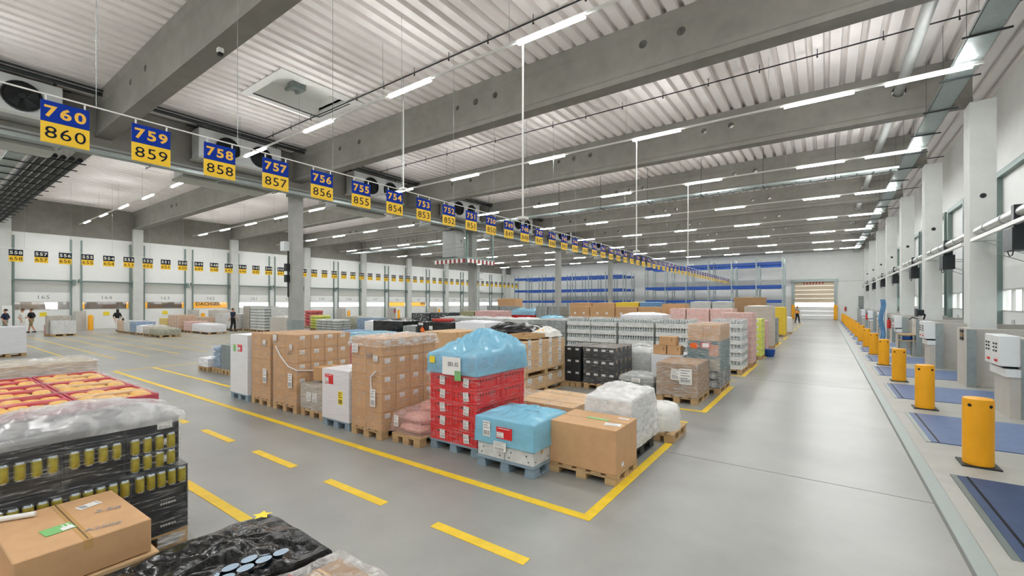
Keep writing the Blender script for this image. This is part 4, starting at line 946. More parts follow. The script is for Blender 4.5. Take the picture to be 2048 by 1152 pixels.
for i, (x, z) in enumerate(((.22, .9), (.24, .55))): MB().box(x - .09, -.693, z - .14, x + .12, -.689, z + .14).build('picture_print', 'goods_beige' if i else 'skin', o)
for j in range(3):
    for i in range(2):
        for k in (0, 1): put('carton', carton_mesh(.36, .46, .2, 'cardboard'), o, (-.18 + .36 * i, -.46 + .46 * j, 1.12 + .2 * k))
shell(.77, 1.43, 1.54, .01, .01, 21, 12).build('stretch_film', 'film_milky', o, 'open')
q = MB(); n = 20; q.add([(-.2 + .11 * math.cos(2 * PI * i / n), -.722, 1.0 + .07 * math.sin(2 * PI * i / n)) for i in range(n)], [tuple(range(n))]); q.build('round_sticker', 'orange', o, 'open')
stick(o, 'f', .06, 1.02, .22, .14, .715, 0, ('red_label', 'paper'), False, 'sticker'); stick(o, 'f', .06, 1.02, .15, .1, .72, 0, bars=False)
# three loose cartons on a white load
wrapped(-3.62, -2.86, 11.25, 12.2, .88, 'wrap_white', 'white wrapped load carrying three loose brown cartons', 'the white load with loose cartons', dome=0, amp=.004, bulge=.002)
for x, z, la in ((-3.44, .885, 'lower left of three loose brown cartons on the white load'), (-3.09, .885, 'lower right of three loose brown cartons on the white load'), (-3.25, 1.112, 'topmost of three loose brown cartons on the white load')):
    b = put('cardboard_box', carton_mesh(.33 if z < 1 else .42, .32, .225, 'cardboard'), None, (x, 11.5, z), .04 if z > 1 else 0); tag(b, la, 'box', 'loose brown cartons'); 
    put('print_mark', paper(.03, .08, 'f', 2, ('cardboard_dark', 'ink'), False), b, (.1, -.158, .14))
# black, white and brown goods further left behind the front row
o, w, d, h = wrapped(-9.0, -6.95, 11.0, 12.2, 1.3, 'bag_black', 'load in shiny black film behind the blue film peak', 'the shiny black load behind the blue peak', dome=.22, amp=.05, bulge=.03)
wrapped(-12.0, -10.5, 13, 14.2, 1.42, 'wrap_white', 'white film-topped load left of the shiny black film load', 'the white load left of the shiny black one', dome=.06, amp=.03)
stack(-8.5, -7.5, 8.0, 9.2, 1.46, 2, 3, 3, 'brown carton stack half hidden behind the printed cartons', 'the half hidden carton stack', m='cardboard_pale', fm=None)
o, w, d, h = wrapped(-10.4, -9.7, 7.0, 8.1, 1.38, 'goods_red', 'red load with pale blue film top behind the largest carton stack', 'the red load behind the largest carton stack', dome=0, amp=.004); drape(.72, 1.12, 1.25, [(0, 0, .04, .4)], .25, .02, 3).build('film_hood', 'film_blue', o, 'open')
sacks(-18.3, -17.15, 12, 13, .92, 2, 2, 4, 'goods_blue', 'blue packed goods left of the black load with a round gap', 'the blue packed goods'); sacks(-17.1, -15.9, 12, 13, .9, 2, 2, 4, 'goods_grey', 'grey and white packed goods in front of the black load with a round gap', 'the grey and white packed goods')
o, w, d, h = wrapped(-18.5, -16.3, 14.0, 15.2, 1.3, 'bag_black', 'black film load with a round brown gap in its front', 'the black load with a round gap', dome=.05, amp=.05, bulge=.03)
q = MB(); n = 24; q.add([(.35 + .55 * math.cos(PI * i / n), -.66, .05 + .5 * math.sin(PI * i / n)) for i in range(n + 1)], [tuple(range(n + 1))]); q.build('round_gap', 'cardboard', o, 'open')
wrapped(-15.1, -14.3, 13.0, 14.0, 1.18, 'goods_grey', 'pale grey box load between the two black loads', 'the pale grey load between the black ones', amp=.006)
o, w, d, h = wrapped(-14.2, -12.1, 13.0, 14.2, 1.38, 'bag_black', 'black load with an orange diamond label', 'the black load with orange diamond', dome=.03, amp=.03)
q = MB().add([(-.7, -.64, .75), (-.55, -.64, .9), (-.7, -.64, 1.05), (-.85, -.64, .9)], [(0, 1, 2, 3)]); q.build('diamond_label', 'orange', o, 'open'); stick(o, 'f', -.2, 1.0, .2, .16, .63); stick(o, 'f', -.8, 1.15, .28, .1, .63)
put('tray', MB().box(-.4, -.3, 0, .4, .3, .12).mesh('tray', 'goods_red', bevel=.02), o, (-.1, 0, 1.25))
# ---------------------------------------------------------------- third block: bottle trays along the front
G3 = 'bottle tray stacks of the third block'
bottles(-2.9, -2.06, 15.0, 16.2, 1.67, 6, 'bottle tray stack in white film at the aisle corner of the third block', 'the corner bottle stack', 'bottle', fm='film_milky')
for x0, x1, la in ((-4.68, -3.58, 'bottle tray stack behind the three loose cartons'), (-6.0, -4.76, 'bottle tray stack behind the cloudy film bundle'), (-7.07, -6.1, 'bottle tray stack behind the wide black boxes'), (-8.06, -7.1, 'tall bottle tray stack behind the white bag of the tower')):
    bottles(x0, x1, 15.0, 16.2, 1.64, 5, la, 'the ' + la, group=G3, fm='film_clear')
for x0, x1, la, m in ((-9.6, -8.15, 'pale green bottle load left of the tall bottle trays', 'goods_grey'), (-10.9, -9.85, 'grey wrapped load, first left of the pale green bottles', 'wrap_grey'), (-12.1, -11.15, 'grey wrapped load, second left of the pale green bottles', 'wrap_grey'), (-13.5, -12.4, 'grey wrapped load, third left of the pale green bottles', 'wrap_grey'), (-14.8, -13.7, 'grey wrapped load, fourth left of the pale green bottles', 'wrap_grey')):
    wrapped(x0, x1, 15.0, 16.2, 1.5, m, la, 'the ' + la, dome=.06, amp=.02, bulge=.01)
stack(-2.95, -2.0, 16.7, 17.9, 1.84, 3, 4, 8, 'tall stack of red and brown boxes behind the corner bottle stack', 'the red and brown boxes behind the corner bottles', m='goods_pink', fm='film_milky')
wrapped(-7.1, -5.35, 18.0, 19.2, 1.68, 'wrap_white', 'white dome-topped load behind the bottle trays', 'the white dome-topped load', dome=.1, amp=.02)
stack(-2.75, -1.98, 19.3, 20.4, 1.56, 2, 3, 6, 'lime green box stack at the aisle edge', 'the lime green boxes', m='goods_lime', fm='film_clear', labs='f')
wrapped(-2.8, -2.0, 21.0, 22.2, 1.42, 'wrap_pink', 'white and pink film load beyond the lime green boxes', 'the load beyond the lime boxes', dome=.02)
b = tag(put('barrel', MB().lathe([(0, 0), (.16, 0), (.2, .15), (.21, .3), (0, .3)], 14).mesh('barrel', 'rack_blue', True), None, (-1.85, 20.7, 0)), 'small blue tub on the floor at the aisle edge', 'tub')
for x0, x1, y, la in ((-3.95, -3.1, 20, 'pink-red wrapped load, nearest the aisle, fourth block'), (-4.9, -4.0, 20, 'pink-red wrapped load, second from the aisle, fourth block'), (-5.6, -4.95, 20, 'pink-red wrapped load, third from the aisle, fourth block')):
    stack(x0, x1, y, y + 1.2, 1.93, 3, 3, 6, la, 'the ' + la, m='goods_pink', fm='film_milky')
for x0, x1, z, m, la in ((-20.6, -19.0, 1.55, 'goods_dark', 'dark load printed with pale dots, right one of two'), (-22.4, -20.7, 1.5, 'goods_dark', 'dark load printed with pale dots, left one of two'), (-18.1, -17.0, 1.65, 'goods_olive', 'olive green load left of the pink wrapped goods'), (-16.9, -15.1, 1.7, 'wrap_pink', 'pink wrapped load left of the distant red crates')):
    o, w, d, h = wrapped(x0, x1, 20, 21.2, z, m, la, 'the ' + la, amp=.008)
    if 'dots' in la:
        random.seed(int(-x0 * 10)); q = MB()
        for k in range(90): a, b, r = random.uniform(-w / 2 + .05, w / 2 - .05), random.uniform(.1, h - .05), random.uniform(.015, .035); q.add([(a + r * math.cos(t * PI / 4), -d / 2 - .03, b + r * math.sin(t * PI / 4)) for t in range(8)], [tuple(range(8))])
        q.build('dot_print', 'dots', o, 'open')
o, w, d, h = wrapped(-11.3, -10.35, 20, 21.2, 1.2, 'goods_red', 'small red load with peaked pale blue film in the middle distance', 'the small red load with peaked blue film', dome=0, amp=.006); drape(.97, 1.22, 1.1, [(0, 0, .3, .35)], .3, .02, 4).build('film_hood', 'film_bluegrey', o, 'open')
wrapped(-12.4, -11.5, 20, 21.2, 1.4, 'film_blue', 'low blue film bundle left of the small red load', 'the low blue film bundle', dome=.1, amp=.03)
pallet(-16.85, 25.6, 1.96, 1.2, 'bluegrey', 'under the distant red crates')
o = thing('crate_stack', 'distant stack of red crates with crumpled blue film on top', 'crates', (-16.85, 25.6, .146))
for k in range(6):
    for j in (0, 1):
        for i in range(4): put('crate', crate_mesh(.485, .6, .24), o, (-.73 + .487 * i, -.3 + .6 * j, .24 * k))
drape(1.98, 1.22, 1.5, [(-.5, 0, .2, .4), (.6, 0, .2, .4)], .3, .05, 4, 30).build('film_hood', 'film_blue', o, 'open')
for x0, x1, m, la in ((-18.85, -17.9, 'goods_grey', 'grey crate stack left of the distant red crates'), (-20.0, -18.95, 'goods_grey', 'second grey crate stack left of the distant red crates'), (-15.8, -14.9, 'goods_grey', 'grey box stack right of the distant red crates'), (-14.85, -13.95, 'goods_grey', 'second grey box stack right of the distant red crates')):
    stack(x0, x1, 25, 26.2, 1.96, 2, 2, 7, la, 'the ' + la, m=m, fm=None)
for x0, x1, la in ((-13.25, -11.9, 'big brown bulk carton, leftmost of the distant four'), (-11.85, -10.25, 'big brown bulk carton, second from left of the distant four'), (-10.2, -8.87, 'big brown bulk carton, third from left of the distant four'), (-8.82, -7.6, 'big brown bulk carton, rightmost of the distant four')):
    o, w, d, h = stack(x0, x1, 25, 26.2, 1.95, 1, 1, 1, la, 'the ' + la, fm=None, name='bulk_carton', cat='box', group='big brown bulk cartons'); stick(o, 'f', -.3, 1.4, .14, .12, .602); stick(o, 'f', .3, 1.4, .14, .12, .602)
stack(-8.05, -6.75, 27, 28.2, 2.12, 1, 1, 2, 'tall brown bulk carton right of the distant four', 'the tall bulk carton', fm=None, name='bulk_carton', cat='box')
for x0, x1, y, z, m, la in ((-15.9, -14.1, 30, 2.16, 'cardboard', 'brown wrapped load behind the distant bulk cartons, left of two'), (-14.0, -12.3, 30, 2.16, 'cardboard', 'brown wrapped load behind the distant bulk cartons, right of two'), (-12.2, -10.55, 30, 2.2, 'goods_yellow', 'yellow wrapped load behind the distant bulk cartons'), (-10.45, -8.95, 30, 2.2, 'goods_blue', 'pale blue wrapped load right of the yellow one'), (-7.35, -6.1, 31, 2.25, 'wrap_grey', 'pale grey wrapped load, left of two near the brown tower'), (-6.0, -4.85, 31, 2.25, 'wrap_grey', 'pale grey wrapped load, right of two near the brown tower'), (-5.2, -3.3, 34, 2.54, 'cardboard_dark', 'tall dark brown wrapped tower near the racks'), (-3.2, -2.0, 24, 2.02, 'wrap_beige', 'beige wrapped load beside the aisle in front of the brown tower'), (-2.9, -2.0, 26, 1.4, 'goods_grey', 'grey load at the aisle edge behind the beige one'), (-2.9, -2.05, 33, 1.88, 'goods_yellow', 'yellow crate tower at the aisle edge'), (-2.7, -1.9, 36, 1.15, 'wrap_white', 'small white load furthest along the aisle edge'), (-25.1, -23.1, 33, 2.55, 'cardboard', 'brown wrapped load in the distance between the columns')):
    wrapped(x0, x1, y, y + 1.2, z, m, la, 'the ' + la, amp=.012, dome=.03)
# ---------------------------------------------------------------- left of the front row
wrapped(-16.7, -15.95, 5.8, 6.9, .4, 'wrap_white', 'very low white wrapped load in the lane left of the tall white load', 'the very low white load', dome=.05, amp=.02)
sacks(-15.9, -15.3, 5.9, 6.9, .8, 1, 2, 4, 'goods_blue', 'small stack of blue and white goods left of the tall white load', 'the blue and white goods', fm='film_milky')
stack(-15.25, -14.6, 5.9, 6.9, .9, 1, 2, 5, 'narrow grey crate stack just left of the tall white load', 'the narrow grey crates', m='crate_grey', fm=None, labs='s')
wrapped(-27.6, -26.75, 2.2, 3.2, 1.2, 'wrap_white', 'white wrapped stack at the left edge of the picture', 'the white stack at the left edge', amp=.01)
# ---------------------------------------------------------------- goods in the left hall half
GL_ = [(-42.9, -41.5, 9.7, .85, 'goods_beige', 'beige layered load beside the woman in white trousers'), (-41.4, -40.0, 9.7, .9, 'goods_grey', 'grey load right of the beige layered load'), (-39.9, -38.6, 9.7, .85, 'goods_blue', 'pale blue load in the middle of the far left row'), (-38.5, -37.2, 9.7, .6, 'wrap_white', 'low white load right of the pale blue one'), (-37.1, -35.9, 9.7, .6, 'wrap_beige', 'low beige load left of the green film bundle'), (-35.8, -33.9, 9.7, .5, 'goods_olive', 'low greenish film bundle at the front of the far left row'), (-37.5, -34.5, 12.6, .65, 'wrap_white', 'wide white wrapped load behind the greenish bundle'), (-41.5, -39.3, 12.4, 1.25, 'cardboard', 'brown box load behind the far left row'), (-43.5, -41.7, 12.4, .95, 'goods_yellow', 'yellow and white load at the back of the far left row'), (-39.0, -37.6, 12.6, .8, 'wrap_pink', 'pinkish load behind the low white one'),
       (-42.3, -41.4, 5.9, 1.33, 'cardboard_grey', 'brown-grey wrapped load behind the two walking men'), (-41.35, -40.6, 6.0, 1.0, 'wrap_grey', 'grey and white layered load right of the brown-grey one'), (-42.75, -42.4, 5.9, .7, 'goods_red', 'narrow red panel load beside the brown-grey one'),
       (-45.5, -43.2, 16.6, 1.5, 'wrap_beige', 'tall slumped beige load near door 162'), (-40.9, -37.5, 15.4, 1.3, 'wrap_grey', 'wide greenish grey layered load in front of door 162'), (-44.5, -42, 15.2, .95, 'cardboard', 'brown wrapped load near door 163'),
       (-37.3, -36.3, 16.0, 1.93, 'cardboard_grey', 'tall brown slab load left of the dotted grey trays'), (-33.7, -31.6, 16.4, 1.86, 'wrap_grey', 'tall pale load just left of the nearest column'), (-31.0, -28.8, 15.0, 1.2, 'wrap_beige', 'lumpy beige load in front of the nearest column'),
       (-33.0, -31.8, 19, 1.18, 'goods_lime', 'yellow-green sack load right of the nearest column'), (-29.6, -28.4, 17.5, 1.0, 'wrap_grey', 'grey sack load, left of two right of the nearest column'), (-28.3, -27.1, 17.5, 1.0, 'wrap_grey', 'grey sack load, right of two right of the nearest column'), (-37.4, -36.1, 21, 1.5, 'goods_red', 'red load behind the yellow-green sacks'), (-29.2, -27.4, 19.6, 1.1, 'goods_olive', 'olive brown load behind the grey sacks'), (-27.2, -25.2, 19.2, 1.12, 'goods_blue', 'blue and white goods near the middle columns'), (-24.0, -22.8, 17.5, 1.0, 'wrap_white', 'white load between the blue goods and the black load')]
for n_, (x0, x1, y, z, m, la) in enumerate(GL_):
    dp = 1.1 if x1 - x0 > .4 else .5; wd = x1 - x0
    if m in ('wrap_white', 'wrap_beige', 'goods_olive'): wrapped(x0, x1, y, y + dp, z, m, la, 'the ' + la, amp=.03, dome=.07, bulge=.03, fm='film_milky' if m != 'wrap_white' else None)
    elif m == 'goods_lime' or 'sack' in la: sacks(x0, x1, y, y + dp, z, 2, 2, 5, m, la, 'the ' + la, fm='film_clear')
    else:
        mm = {'wrap_grey': 'goods_white', 'goods_beige': 'cardboard_pale', 'goods_grey': 'goods_white', 'wrap_pink': 'goods_pink'}.get(m, m)
        stack(x0, x1, y, y + dp, z, max(1, round(wd / .55)), 2, max(2, round(z / .24)), la, 'the ' + la, m=mm, fm='film_milky', labs='f' if n_ % 2 else '', lw=.16, lh=.1)
for x0, x1, la in ((-36.15, -35.1, 'grey dotted tray stack, left one of two by the nearest column'), (-35.05, -33.95, 'grey dotted tray stack, right one of two by the nearest column')): bottles(x0, x1, 16.0, 17.1, 1.93, 8, la, 'the ' + la, 'bottle', fm=None)
o = thing('partition', 'white free-standing partition panel by the far left door', 'partition', (-45.3, 4.55, 0)); MB().box(-45.33, 4.3, .05, -45.27, 4.75, 2.0).build('panel', 'panel_white', o, world=True); MB().box(-45.5, 4.35, 0, -45.1, 4.4, .05).box(-45.5, 4.65, 0, -45.1, 4.7, .05).build('foot', 'galvanized', o, world=True)

# ---------------------------------------------------------------- foreground pallets at the left
pallet(-5.25, .98, .92, 1.2, 'wood', 'under the black can cartons')
o = thing('can_load', 'film-wrapped load of black cartons with yellow drink cans, front left', 'drink cartons', (-5.25, .98, .146))
def can_carton(d, h, n):
    def mk():
        b = MB().box(-.22, -d / 2, 0, .2, d / 2, h, 0)
        b.box(.2, -d / 2, 0, .22, d / 2, h * .16, 0).box(.2, -d / 2, h * .9, .22, d / 2, h, 0).box(.2, d / 2 - .012, h * .16, .22, d / 2, h * .9, 0).box(.2, -d / 2, h * .16, .22, -d / 2 + .012, h * .9, 0)
        return b.mesh('carton', 'can_black')
    return cached(('cc', d, h), mk)
canm = MB().lathe([(0, 0), (.028, 0), (.032, .012), (.032, .125), (.025, .14), (0, .138)], 14).mesh('can', ['can_gold', 'can_silver'], True)
for p in canm.polygons:
    if p.center.z > .125 or p.center.z < .012: p.material_index = 1
for k in range(3):
    for j in range(3):
        q = put('carton', can_carton(.398, .19, 4), o, (.24, -.4 + .4 * j, .192 * k)); 
        if k == 2:
            for s in range(5): put('can', canm, q, (.225, -.15 + .075 * s, .04))
        put('carton', can_carton(.398, .19, 4), o, (-.24, -.4 + .4 * j, .192 * k))
for k in range(3):
    q = put('label_sheet', paper(.14, .055, 's', 1, ('can_black', 'paper')), o, (.463, .45, .09 + .192 * k))
for k in range(3):
    for j in range(3):
        q = put('carton', can_carton(.37, .148, 4), o, (.19, -.39 + .375 * j, .58 + .15 * k))
        if k == 1 or (k == 0 and j == 2):
            for s in range(4): put('can', canm, q, (.222, -.13 + .085 * s, .01))
        put('carton', can_carton(.37, .148, 4), o, (-.24, -.39 + .375 * j, .58 + .15 * k))
for k in range(3): put('label_sheet', paper(.11, .06, 's', 1), o, (.413, .44, .655 + .15 * k))
shell(.94, 1.21, .58, .006, .006, 31, 12).build('stretch_film', 'film_clear', o, 'open')
s_ = shell(.90, 1.16, 1.03, .008, .012, 33, 14, z0=.57); s_.v = [(a - .02, b - .02, c) for a, b, c in s_.v]; s_.build('stretch_film', 'film_clear', o, 'open')
drape(.9, 1.16, 1.03, [(-.1, .05, .12, .5), (.15, .25, .05, .3), (-.2, -.35, .06, .3)], .05, .01, 35, 80, .004, 4, .02).build('film_cap', 'film_top', o, 'open')
q = MB()
for t in range(60):
    a = random.uniform(0, 2 * PI); q.add([(.49 + .012 * random.uniform(-1, 1), .47 + .12 * random.uniform(-1, 1), random.uniform(-.12, .0)) for _ in range(3)], [(0, 1, 2)])
q.build('loose_film_end', 'film_milky', o, 'open')
# chip displays
for k, (x, la) in enumerate(((-6.25, 'display pallet of orange snack bags in red trays, behind the black can load'), (-7.15, 'second display pallet of orange snack bags, in the middle of three'), (-8.05, 'third display pallet of orange snack bags, furthest of three'))):
    pallet(x, 1.05, .86, 1.24, 'wood', 'under the snack display, %s from the can load' % ORD[k])
    o = thing('snack_display', la, 'snack display', (x, 1.05, .146), 0, 'snack display pallets')
    for j in (0, 1):
        y = -.31 + .62 * j
        b = MB().box(-.42, y - .3, 0, .42, y + .3, .98)
        for x0, y0, x1, y1 in ((-.42, y - .3, -.4, y + .3), (.4, y - .3, .42, y + .3), (-.4, y - .3, .4, y - .28), (-.4, y + .28, .4, y + .3)): b.box(x0, y0, .98, x1, y1, 1.08)
        t = b.build('tray', 'chip_red', o, bevel=.004)
        for i in range(2):
            for r in range(4):
                put('snack_bag', cached('sb', lambda: pillow(.36, .15, .09, 3).mesh('snack_bag', 'chip_orange', True)), t, (-.19 + .38 * i, y - .2 + .135 * r, .99 + .012 * math.sin(r * 2 + i)), .1 * math.sin(r * 3 + i + k))
        MB().box(-.06, y - .28, 1.06, .06, y + .28, 1.085).build('divider', 'cardboard_pale' if j else 'chip_red', t)
    shell(.87, 1.26, 1.1, .006, .006, 41 + k, 8).build('stretch_film', 'film_clear', o, 'open')
o, w, d, h = wrapped(-9.5, -8.6, .45, 1.72, 1.36, 'goods_beige', 'film-wrapped load of picture cartons at the back left, behind the snack displays', 'the picture cartons', dome=0, amp=.004, bulge=.003, fm='film_milky')
drape(.92, 1.3, 1.13, [(0, .2, .1, .4), (.1, -.3, .06, .4)], .12, .045, 43, 40, .02, 7).build('film_cap', 'film_milky', o, 'open')
MB().box(.455, -.02, .2, .462, .12, 1.1).build('film_strip', 'film_milky', o)
MB().box(.453, .16, .85, .46, .58, 1.08).build('picture_print', 'goods_pink', o)
# plain box at the front edge
pallet(-4.27, .62, .9, .98, 'wood', 'under the cartons at the lower left corner')
b = put('cardboard_box', carton_mesh(.86, .94, .3, 'cardboard_pale'), None, (-4.27, .63, .146)); tag(b, 'pale carton underneath the plain box with stickers, lower left', 'box')
o = put('cardboard_box', carton_mesh(.86, .66, .23, 'board_plain'), None, (-4.29, .72, .45), .03); tag(o, 'plain brown box with green and white stickers at the lower left corner', 'box')
put('label_sheet', paper(.13, .15, 't', 2, ('label_green', 'paper'), False), o, (.1, -.08, .2305), .1); put('label_sheet', paper(.06, .06, 't', 0, bars=False), o, (.13, -.04, .2335), .1); put('label_sheet', paper(.08, .13, 't', 1), o, (-.2, .14, .2305), .25)
put('writing', scribble('2.50', .06, 't', 'ink_grey'), o, (.0, .2, .229), 1.2); put('writing', scribble('A2500', .05, 't', 'ink_grey'), o, (.3, .1, .229), 1.3)
b = put('paper_roll', MB().cyl((-.1, 0, .018), (.1, 0, .018), .018, None, 10).mesh('paper_roll', 'paper', True), None, (-4.62, .5, .681), 1.1); tag(b, 'rolled white paper lying on the plain box at the lower left', 'paper')
# black bag load
pallet(-3.08, 1.08, .8, 1.16, 'dark', 'under the glossy black bag')
o = thing('bagged_load', 'glossy black bag with pale oval prints and a yellow star sticker, bottom edge', 'bagged load', (-3.08, 1.08, .146))
drape(.82, 1.2, .42, [(-.1, .25, .06, .35), (.1, -.2, .05, .4)], .4, .028, 51, 80, .02, 5, .015).build('bag', 'bag_black', o, True)
q = MB()
for r in range(2):
    for i in range(4):
        cx_, cy_ = .2 + .075 * r, -.02 + .105 * i + .05 * r
        q.add([(cx_ + .035 * math.cos(t * PI / 8), cy_ + .047 * math.sin(t * PI / 8), .475 + .006 * math.sin(i)) for t in range(16)], [tuple(range(16))])
q.build('oval_print', 'oval_blue', o, 'open')
q = MB().add([((.07 if t % 2 == 0 else .035) * math.cos(t * PI / 5) - .3, (.07 if t % 2 == 0 else .035) * math.sin(t * PI / 5) + .5, .49) for t in range(10)], [tuple(range(10))]); q.build('star_sticker', 'label_yellow', o, 'open')
# pink film load at the bottom edge
pallet(-2.21, 1.15, .7, 1.1, 'wood', 'under the film load at the bottom edge')
o = thing('wrapped_load', 'brown cartons in shiny clear film with a red-edged label, bottom edge', 'wrapped pallet load', (-2.21, 1.15, .146))
for j in range(3):
    for i in (0, 1): put('carton', carton_mesh(.32, .34, .43, 'cardboard_dark'), o, (-.16 + .32 * i, -.34 + .34 * j, 0))
drape(.68, 1.06, .45, [(0, .1, .08, .35), (-.1, -.2, .05, .3)], .42, .04, 61, 50, .03, 6).build('stretch_film', 'film_milky', o, 'open')
put('label_sheet', paper(.3, .34, 't', 3), o, (.05, .0, .535)); put('label_border', MB().box(-.13, -.12, 0, .13, -.1, .003).box(-.13, .1, 0, .13, .12, .003).box(-.13, -.1, 0, -.11, .1, .003).box(.11, -.1, 0, .13, .1, .003).mesh('label_border', 'red_label'), o, (-.05, .05, .54), .3)

# ================================================================== people
def skin_mesh(name, verts, edges, rad, m, root=0):
    me = bpy.data.meshes.new(name); bm = bmesh.new(); ly = bm.verts.layers.skin.verify(); vs = []
    for i, v in enumerate(verts):
        q = bm.verts.new(v); r = rad[i]; q[ly].radius = r if isinstance(r, tuple) else (r, r); q[ly].use_root = (i == root); vs.append(q)
    for a, b in edges: bm.edges.new((vs[a], vs[b]))
    bm.to_mesh(me); bm.free(); o = bpy.data.objects.new('t', me); COL.objects.link(o)
    o.modifiers.new('s', 'SKIN'); s = o.modifiers.new('u', 'SUBSURF'); s.levels = 1; s.render_levels = 1
    out = bpy.data.meshes.new_from_object(o.evaluated_get(bpy.context.evaluated_depsgraph_get())); bpy.data.objects.remove(o)
    out.name = name; out.materials.clear(); out.materials.append(M[m]); out.polygons.foreach_set('use_smooth', [True] * len(out.polygons)); return out
def person(x, y, rz, label, top, legs, hair='hair_dark', stride=.2, shorts=False, h=1.75, longhair=False, arm=.12, vest=None):
    o = thing('person', label, 'person', (x, y, 0), rz, None); k = h / 1.75
    V, E_, Rd = [], [], []
    def v(p, r): V.append(tuple(c * k for c in p)); Rd.append(r * k if not isinstance(r, tuple) else tuple(t * k for t in r)); return len(V) - 1
    def e(*ids):
        for a, b in zip(ids, ids[1:]): E_.append((a, b))
    pel = v((0, 0, .96), (.15, .11)); wa = v((0, 0, 1.1), (.135, .1)); ch = v((0, 0, 1.33), (.16, .115)); nb = v((0, -.005, 1.47), .07); nk = v((0, .01, 1.53), .052)
    hd = v((0, .02, 1.6), (.07, .085)); ht = v((0, .015, 1.69), (.075, .09)); hc = v((0, .01, 1.75), .05)
    e(pel, wa, ch, nb, nk, hd, ht, hc); J = {}
    for s in (-1, 1):
        a = s * arm * 1.4; sh = v((s * .18, 0, 1.43), .058); el = v((s * .235, -a * .5, 1.15), .042); wr = v((s * .24, a * .9 + .03, .92), .027); pm_ = v((s * .24, a * 1.1 + .04, .85), (.022, .034)); e(ch, sh, el, wr, pm_)
        for f in range(4):
            f1 = v((s * .245, a * 1.1 + .012 + .019 * f, .805), .0095); f2 = v((s * .235, a * 1.1 + .018 + .019 * f, .765 + abs(f - 1.4) * .006), .008); e(pm_, f1, f2)
        t1 = v((s * .225, a * .95 + .075, .865), .010); t2 = v((s * .215, a * 1.0 + .09, .83), .0085); e(wr, t1, t2)
        q = s * stride; hp = v((s * .09, 0, .9), .095); kn = v((s * .095, q * .5 + .03, .5), .06); an = v((s * .1, q - (.05 if q < 0 else 0), .1 + (.03 if q < 0 else 0)), .04); to = v((s * .11, q + .14, .045), (.03, .042)); e(pel, hp, kn, an, to)
        J[s] = (hp, kn, an, to, sh, el)
    put('body', skin_mesh('body', V, E_, Rd, 'skin'), o)
    def sub(chains, grow, name, m, root=0):
        ids = sorted({i for c in chains for i in c}); mp = {i: n for n, i in enumerate(ids)}
        vv = [V[i] for i in ids]; rr = [tuple(t + grow for t in (Rd[i] if isinstance(Rd[i], tuple) else (Rd[i], Rd[i]))) for i in ids]
        ee = [(mp[a], mp[b]) for c in chains for a, b in zip(c, c[1:])]
        put(name, skin_mesh(name, vv, ee, rr, m, mp[root]), o)
    sub([(pel, wa, ch, nb)] + [(ch, J[s][4], J[s][5]) for s in (-1, 1)], .014 * k, 'shirt', top, pel)
    if vest: sub([(pel, wa, ch, nb)] + [(ch, J[s][4]) for s in (-1, 1)], .024 * k, 'vest', vest, pel)
    sub([(wa, pel)] + [(pel, J[s][0], J[s][1]) + (() if shorts else (J[s][2],)) for s in (-1, 1)], .018 * k, 'shorts' if shorts else 'trousers', legs, pel)
    for s in (-1, 1):
        an, to = V[J[s][2]], V[J[s][3]]
        MB().prism([(-.045, -.06), (.045, -.06), (.05, .1), (.03, .18), (-.03, .18), (-.05, .1)], lambda p, q, t: (an[0] + p * k, an[1] + q * k, max(0, an[2] - .1 * k) + t), 0, .085 * k).build('shoe', 'shoe', o, bevel=.012)
    q = MB().grid(14, 7, lambda u, v_: (.088 * k * math.sin(v_ * 1.75) * math.cos(u * 2 * PI), -.012 + .103 * k * math.sin(v_ * 1.75) * math.sin(u * 2 * PI) - .02 * v_, 1.665 * k + .115 * k * math.cos(v_ * 1.75) + (.03 * v_ * k if math.sin(u * 2 * PI) > .3 else 0)))
    if longhair: q.grid(8, 6, lambda u, v_: (.1 * k * math.cos(PI + u * PI), -.02 - .09 * k * abs(math.sin(u * PI)), 1.66 * k - .36 * v_ * k))
    q.build('hair', hair, o, True)
    f = MB()
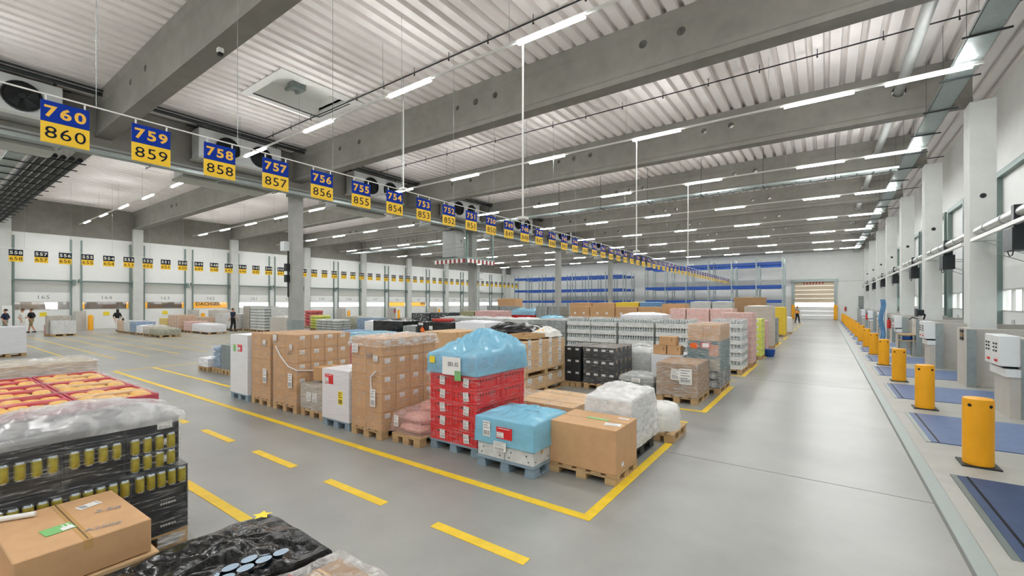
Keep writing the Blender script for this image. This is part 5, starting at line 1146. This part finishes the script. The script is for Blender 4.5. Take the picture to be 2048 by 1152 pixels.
    for s in (-1, 1): f.cyl((s * .03 * k, .1 * k, 1.635 * k), (s * .03 * k, .112 * k, 1.635 * k), .009 * k, None, 8)
    f.box(-.022 * k, .098 * k, 1.565 * k, .022 * k, .108 * k, 1.572 * k).build('eyes_and_mouth', 'hair_dark', o)
    MB().add([(-.012 * k, .1 * k, 1.6 * k), (.012 * k, .1 * k, 1.6 * k), (0, .13 * k, 1.602 * k), (0, .1 * k, 1.645 * k)], [(0, 1, 2), (0, 2, 3), (1, 3, 2)]).build('nose', 'skin', o)
    for s in (-1, 1): MB().lathe([(0, 0), (.02 * k, .01 * k), (.022 * k, .03 * k), (0, .05 * k)], 8, 0, (s * .085 * k, .0, 1.6 * k)).build('ear', 'skin', o, True)
    return o
person(-46.3, 5.35, 2.4, 'person in white shirt and white trousers walking left by the far doors', 'cloth_white', 'cloth_white', 'hair_brown', .12)
person(-46.9, 5.85, 2.5, 'person in black T-shirt and khaki shorts walking behind the one in white', 'cloth_black', 'cloth_khaki', 'hair_brown', .22, True)
person(-44.3, 4.35, 2.6, 'person in navy T-shirt and grey shorts at the left edge', 'cloth_navy', 'cloth_grey', 'hair_dark', .3, True)
o = person(-44.2, 10.0, 1.9, 'person with long dark hair in black top and white trousers holding a bag', 'cloth_black', 'cloth_white', 'hair_dark', .15, False, 1.68, True)
b = thing('handbag', 'small dark handbag held by the person with long dark hair', 'bag', (-44.0, 10.28, .78)); MB().box(-.14, -.05, 0, .14, .05, .2).build('body', 'tarp_brown', b, bevel=.02); MB().tube([(-.1, 0, .2), (-.07, 0, .3), (.07, 0, .3), (.1, 0, .2)], .01, 6).build('handle', 'tarp_brown', b)
person(-36.9, 15.1, .4, 'person in dark clothes standing left of the tall brown slab load', 'cloth_navy', 'cloth_black', 'hair_brown', .08)
person(-43.5, 19.2, .2, 'person in dark red top behind the slumped beige load', 'goods_red', 'cloth_black', 'hair_dark', .06)
person(-2.4, 55.8, -.6, 'person in orange vest and black trousers at the far end of the aisle', 'cloth_grey', 'cloth_black', 'hair_brown', .15, False, 1.78, False, .12, 'vest_orange')
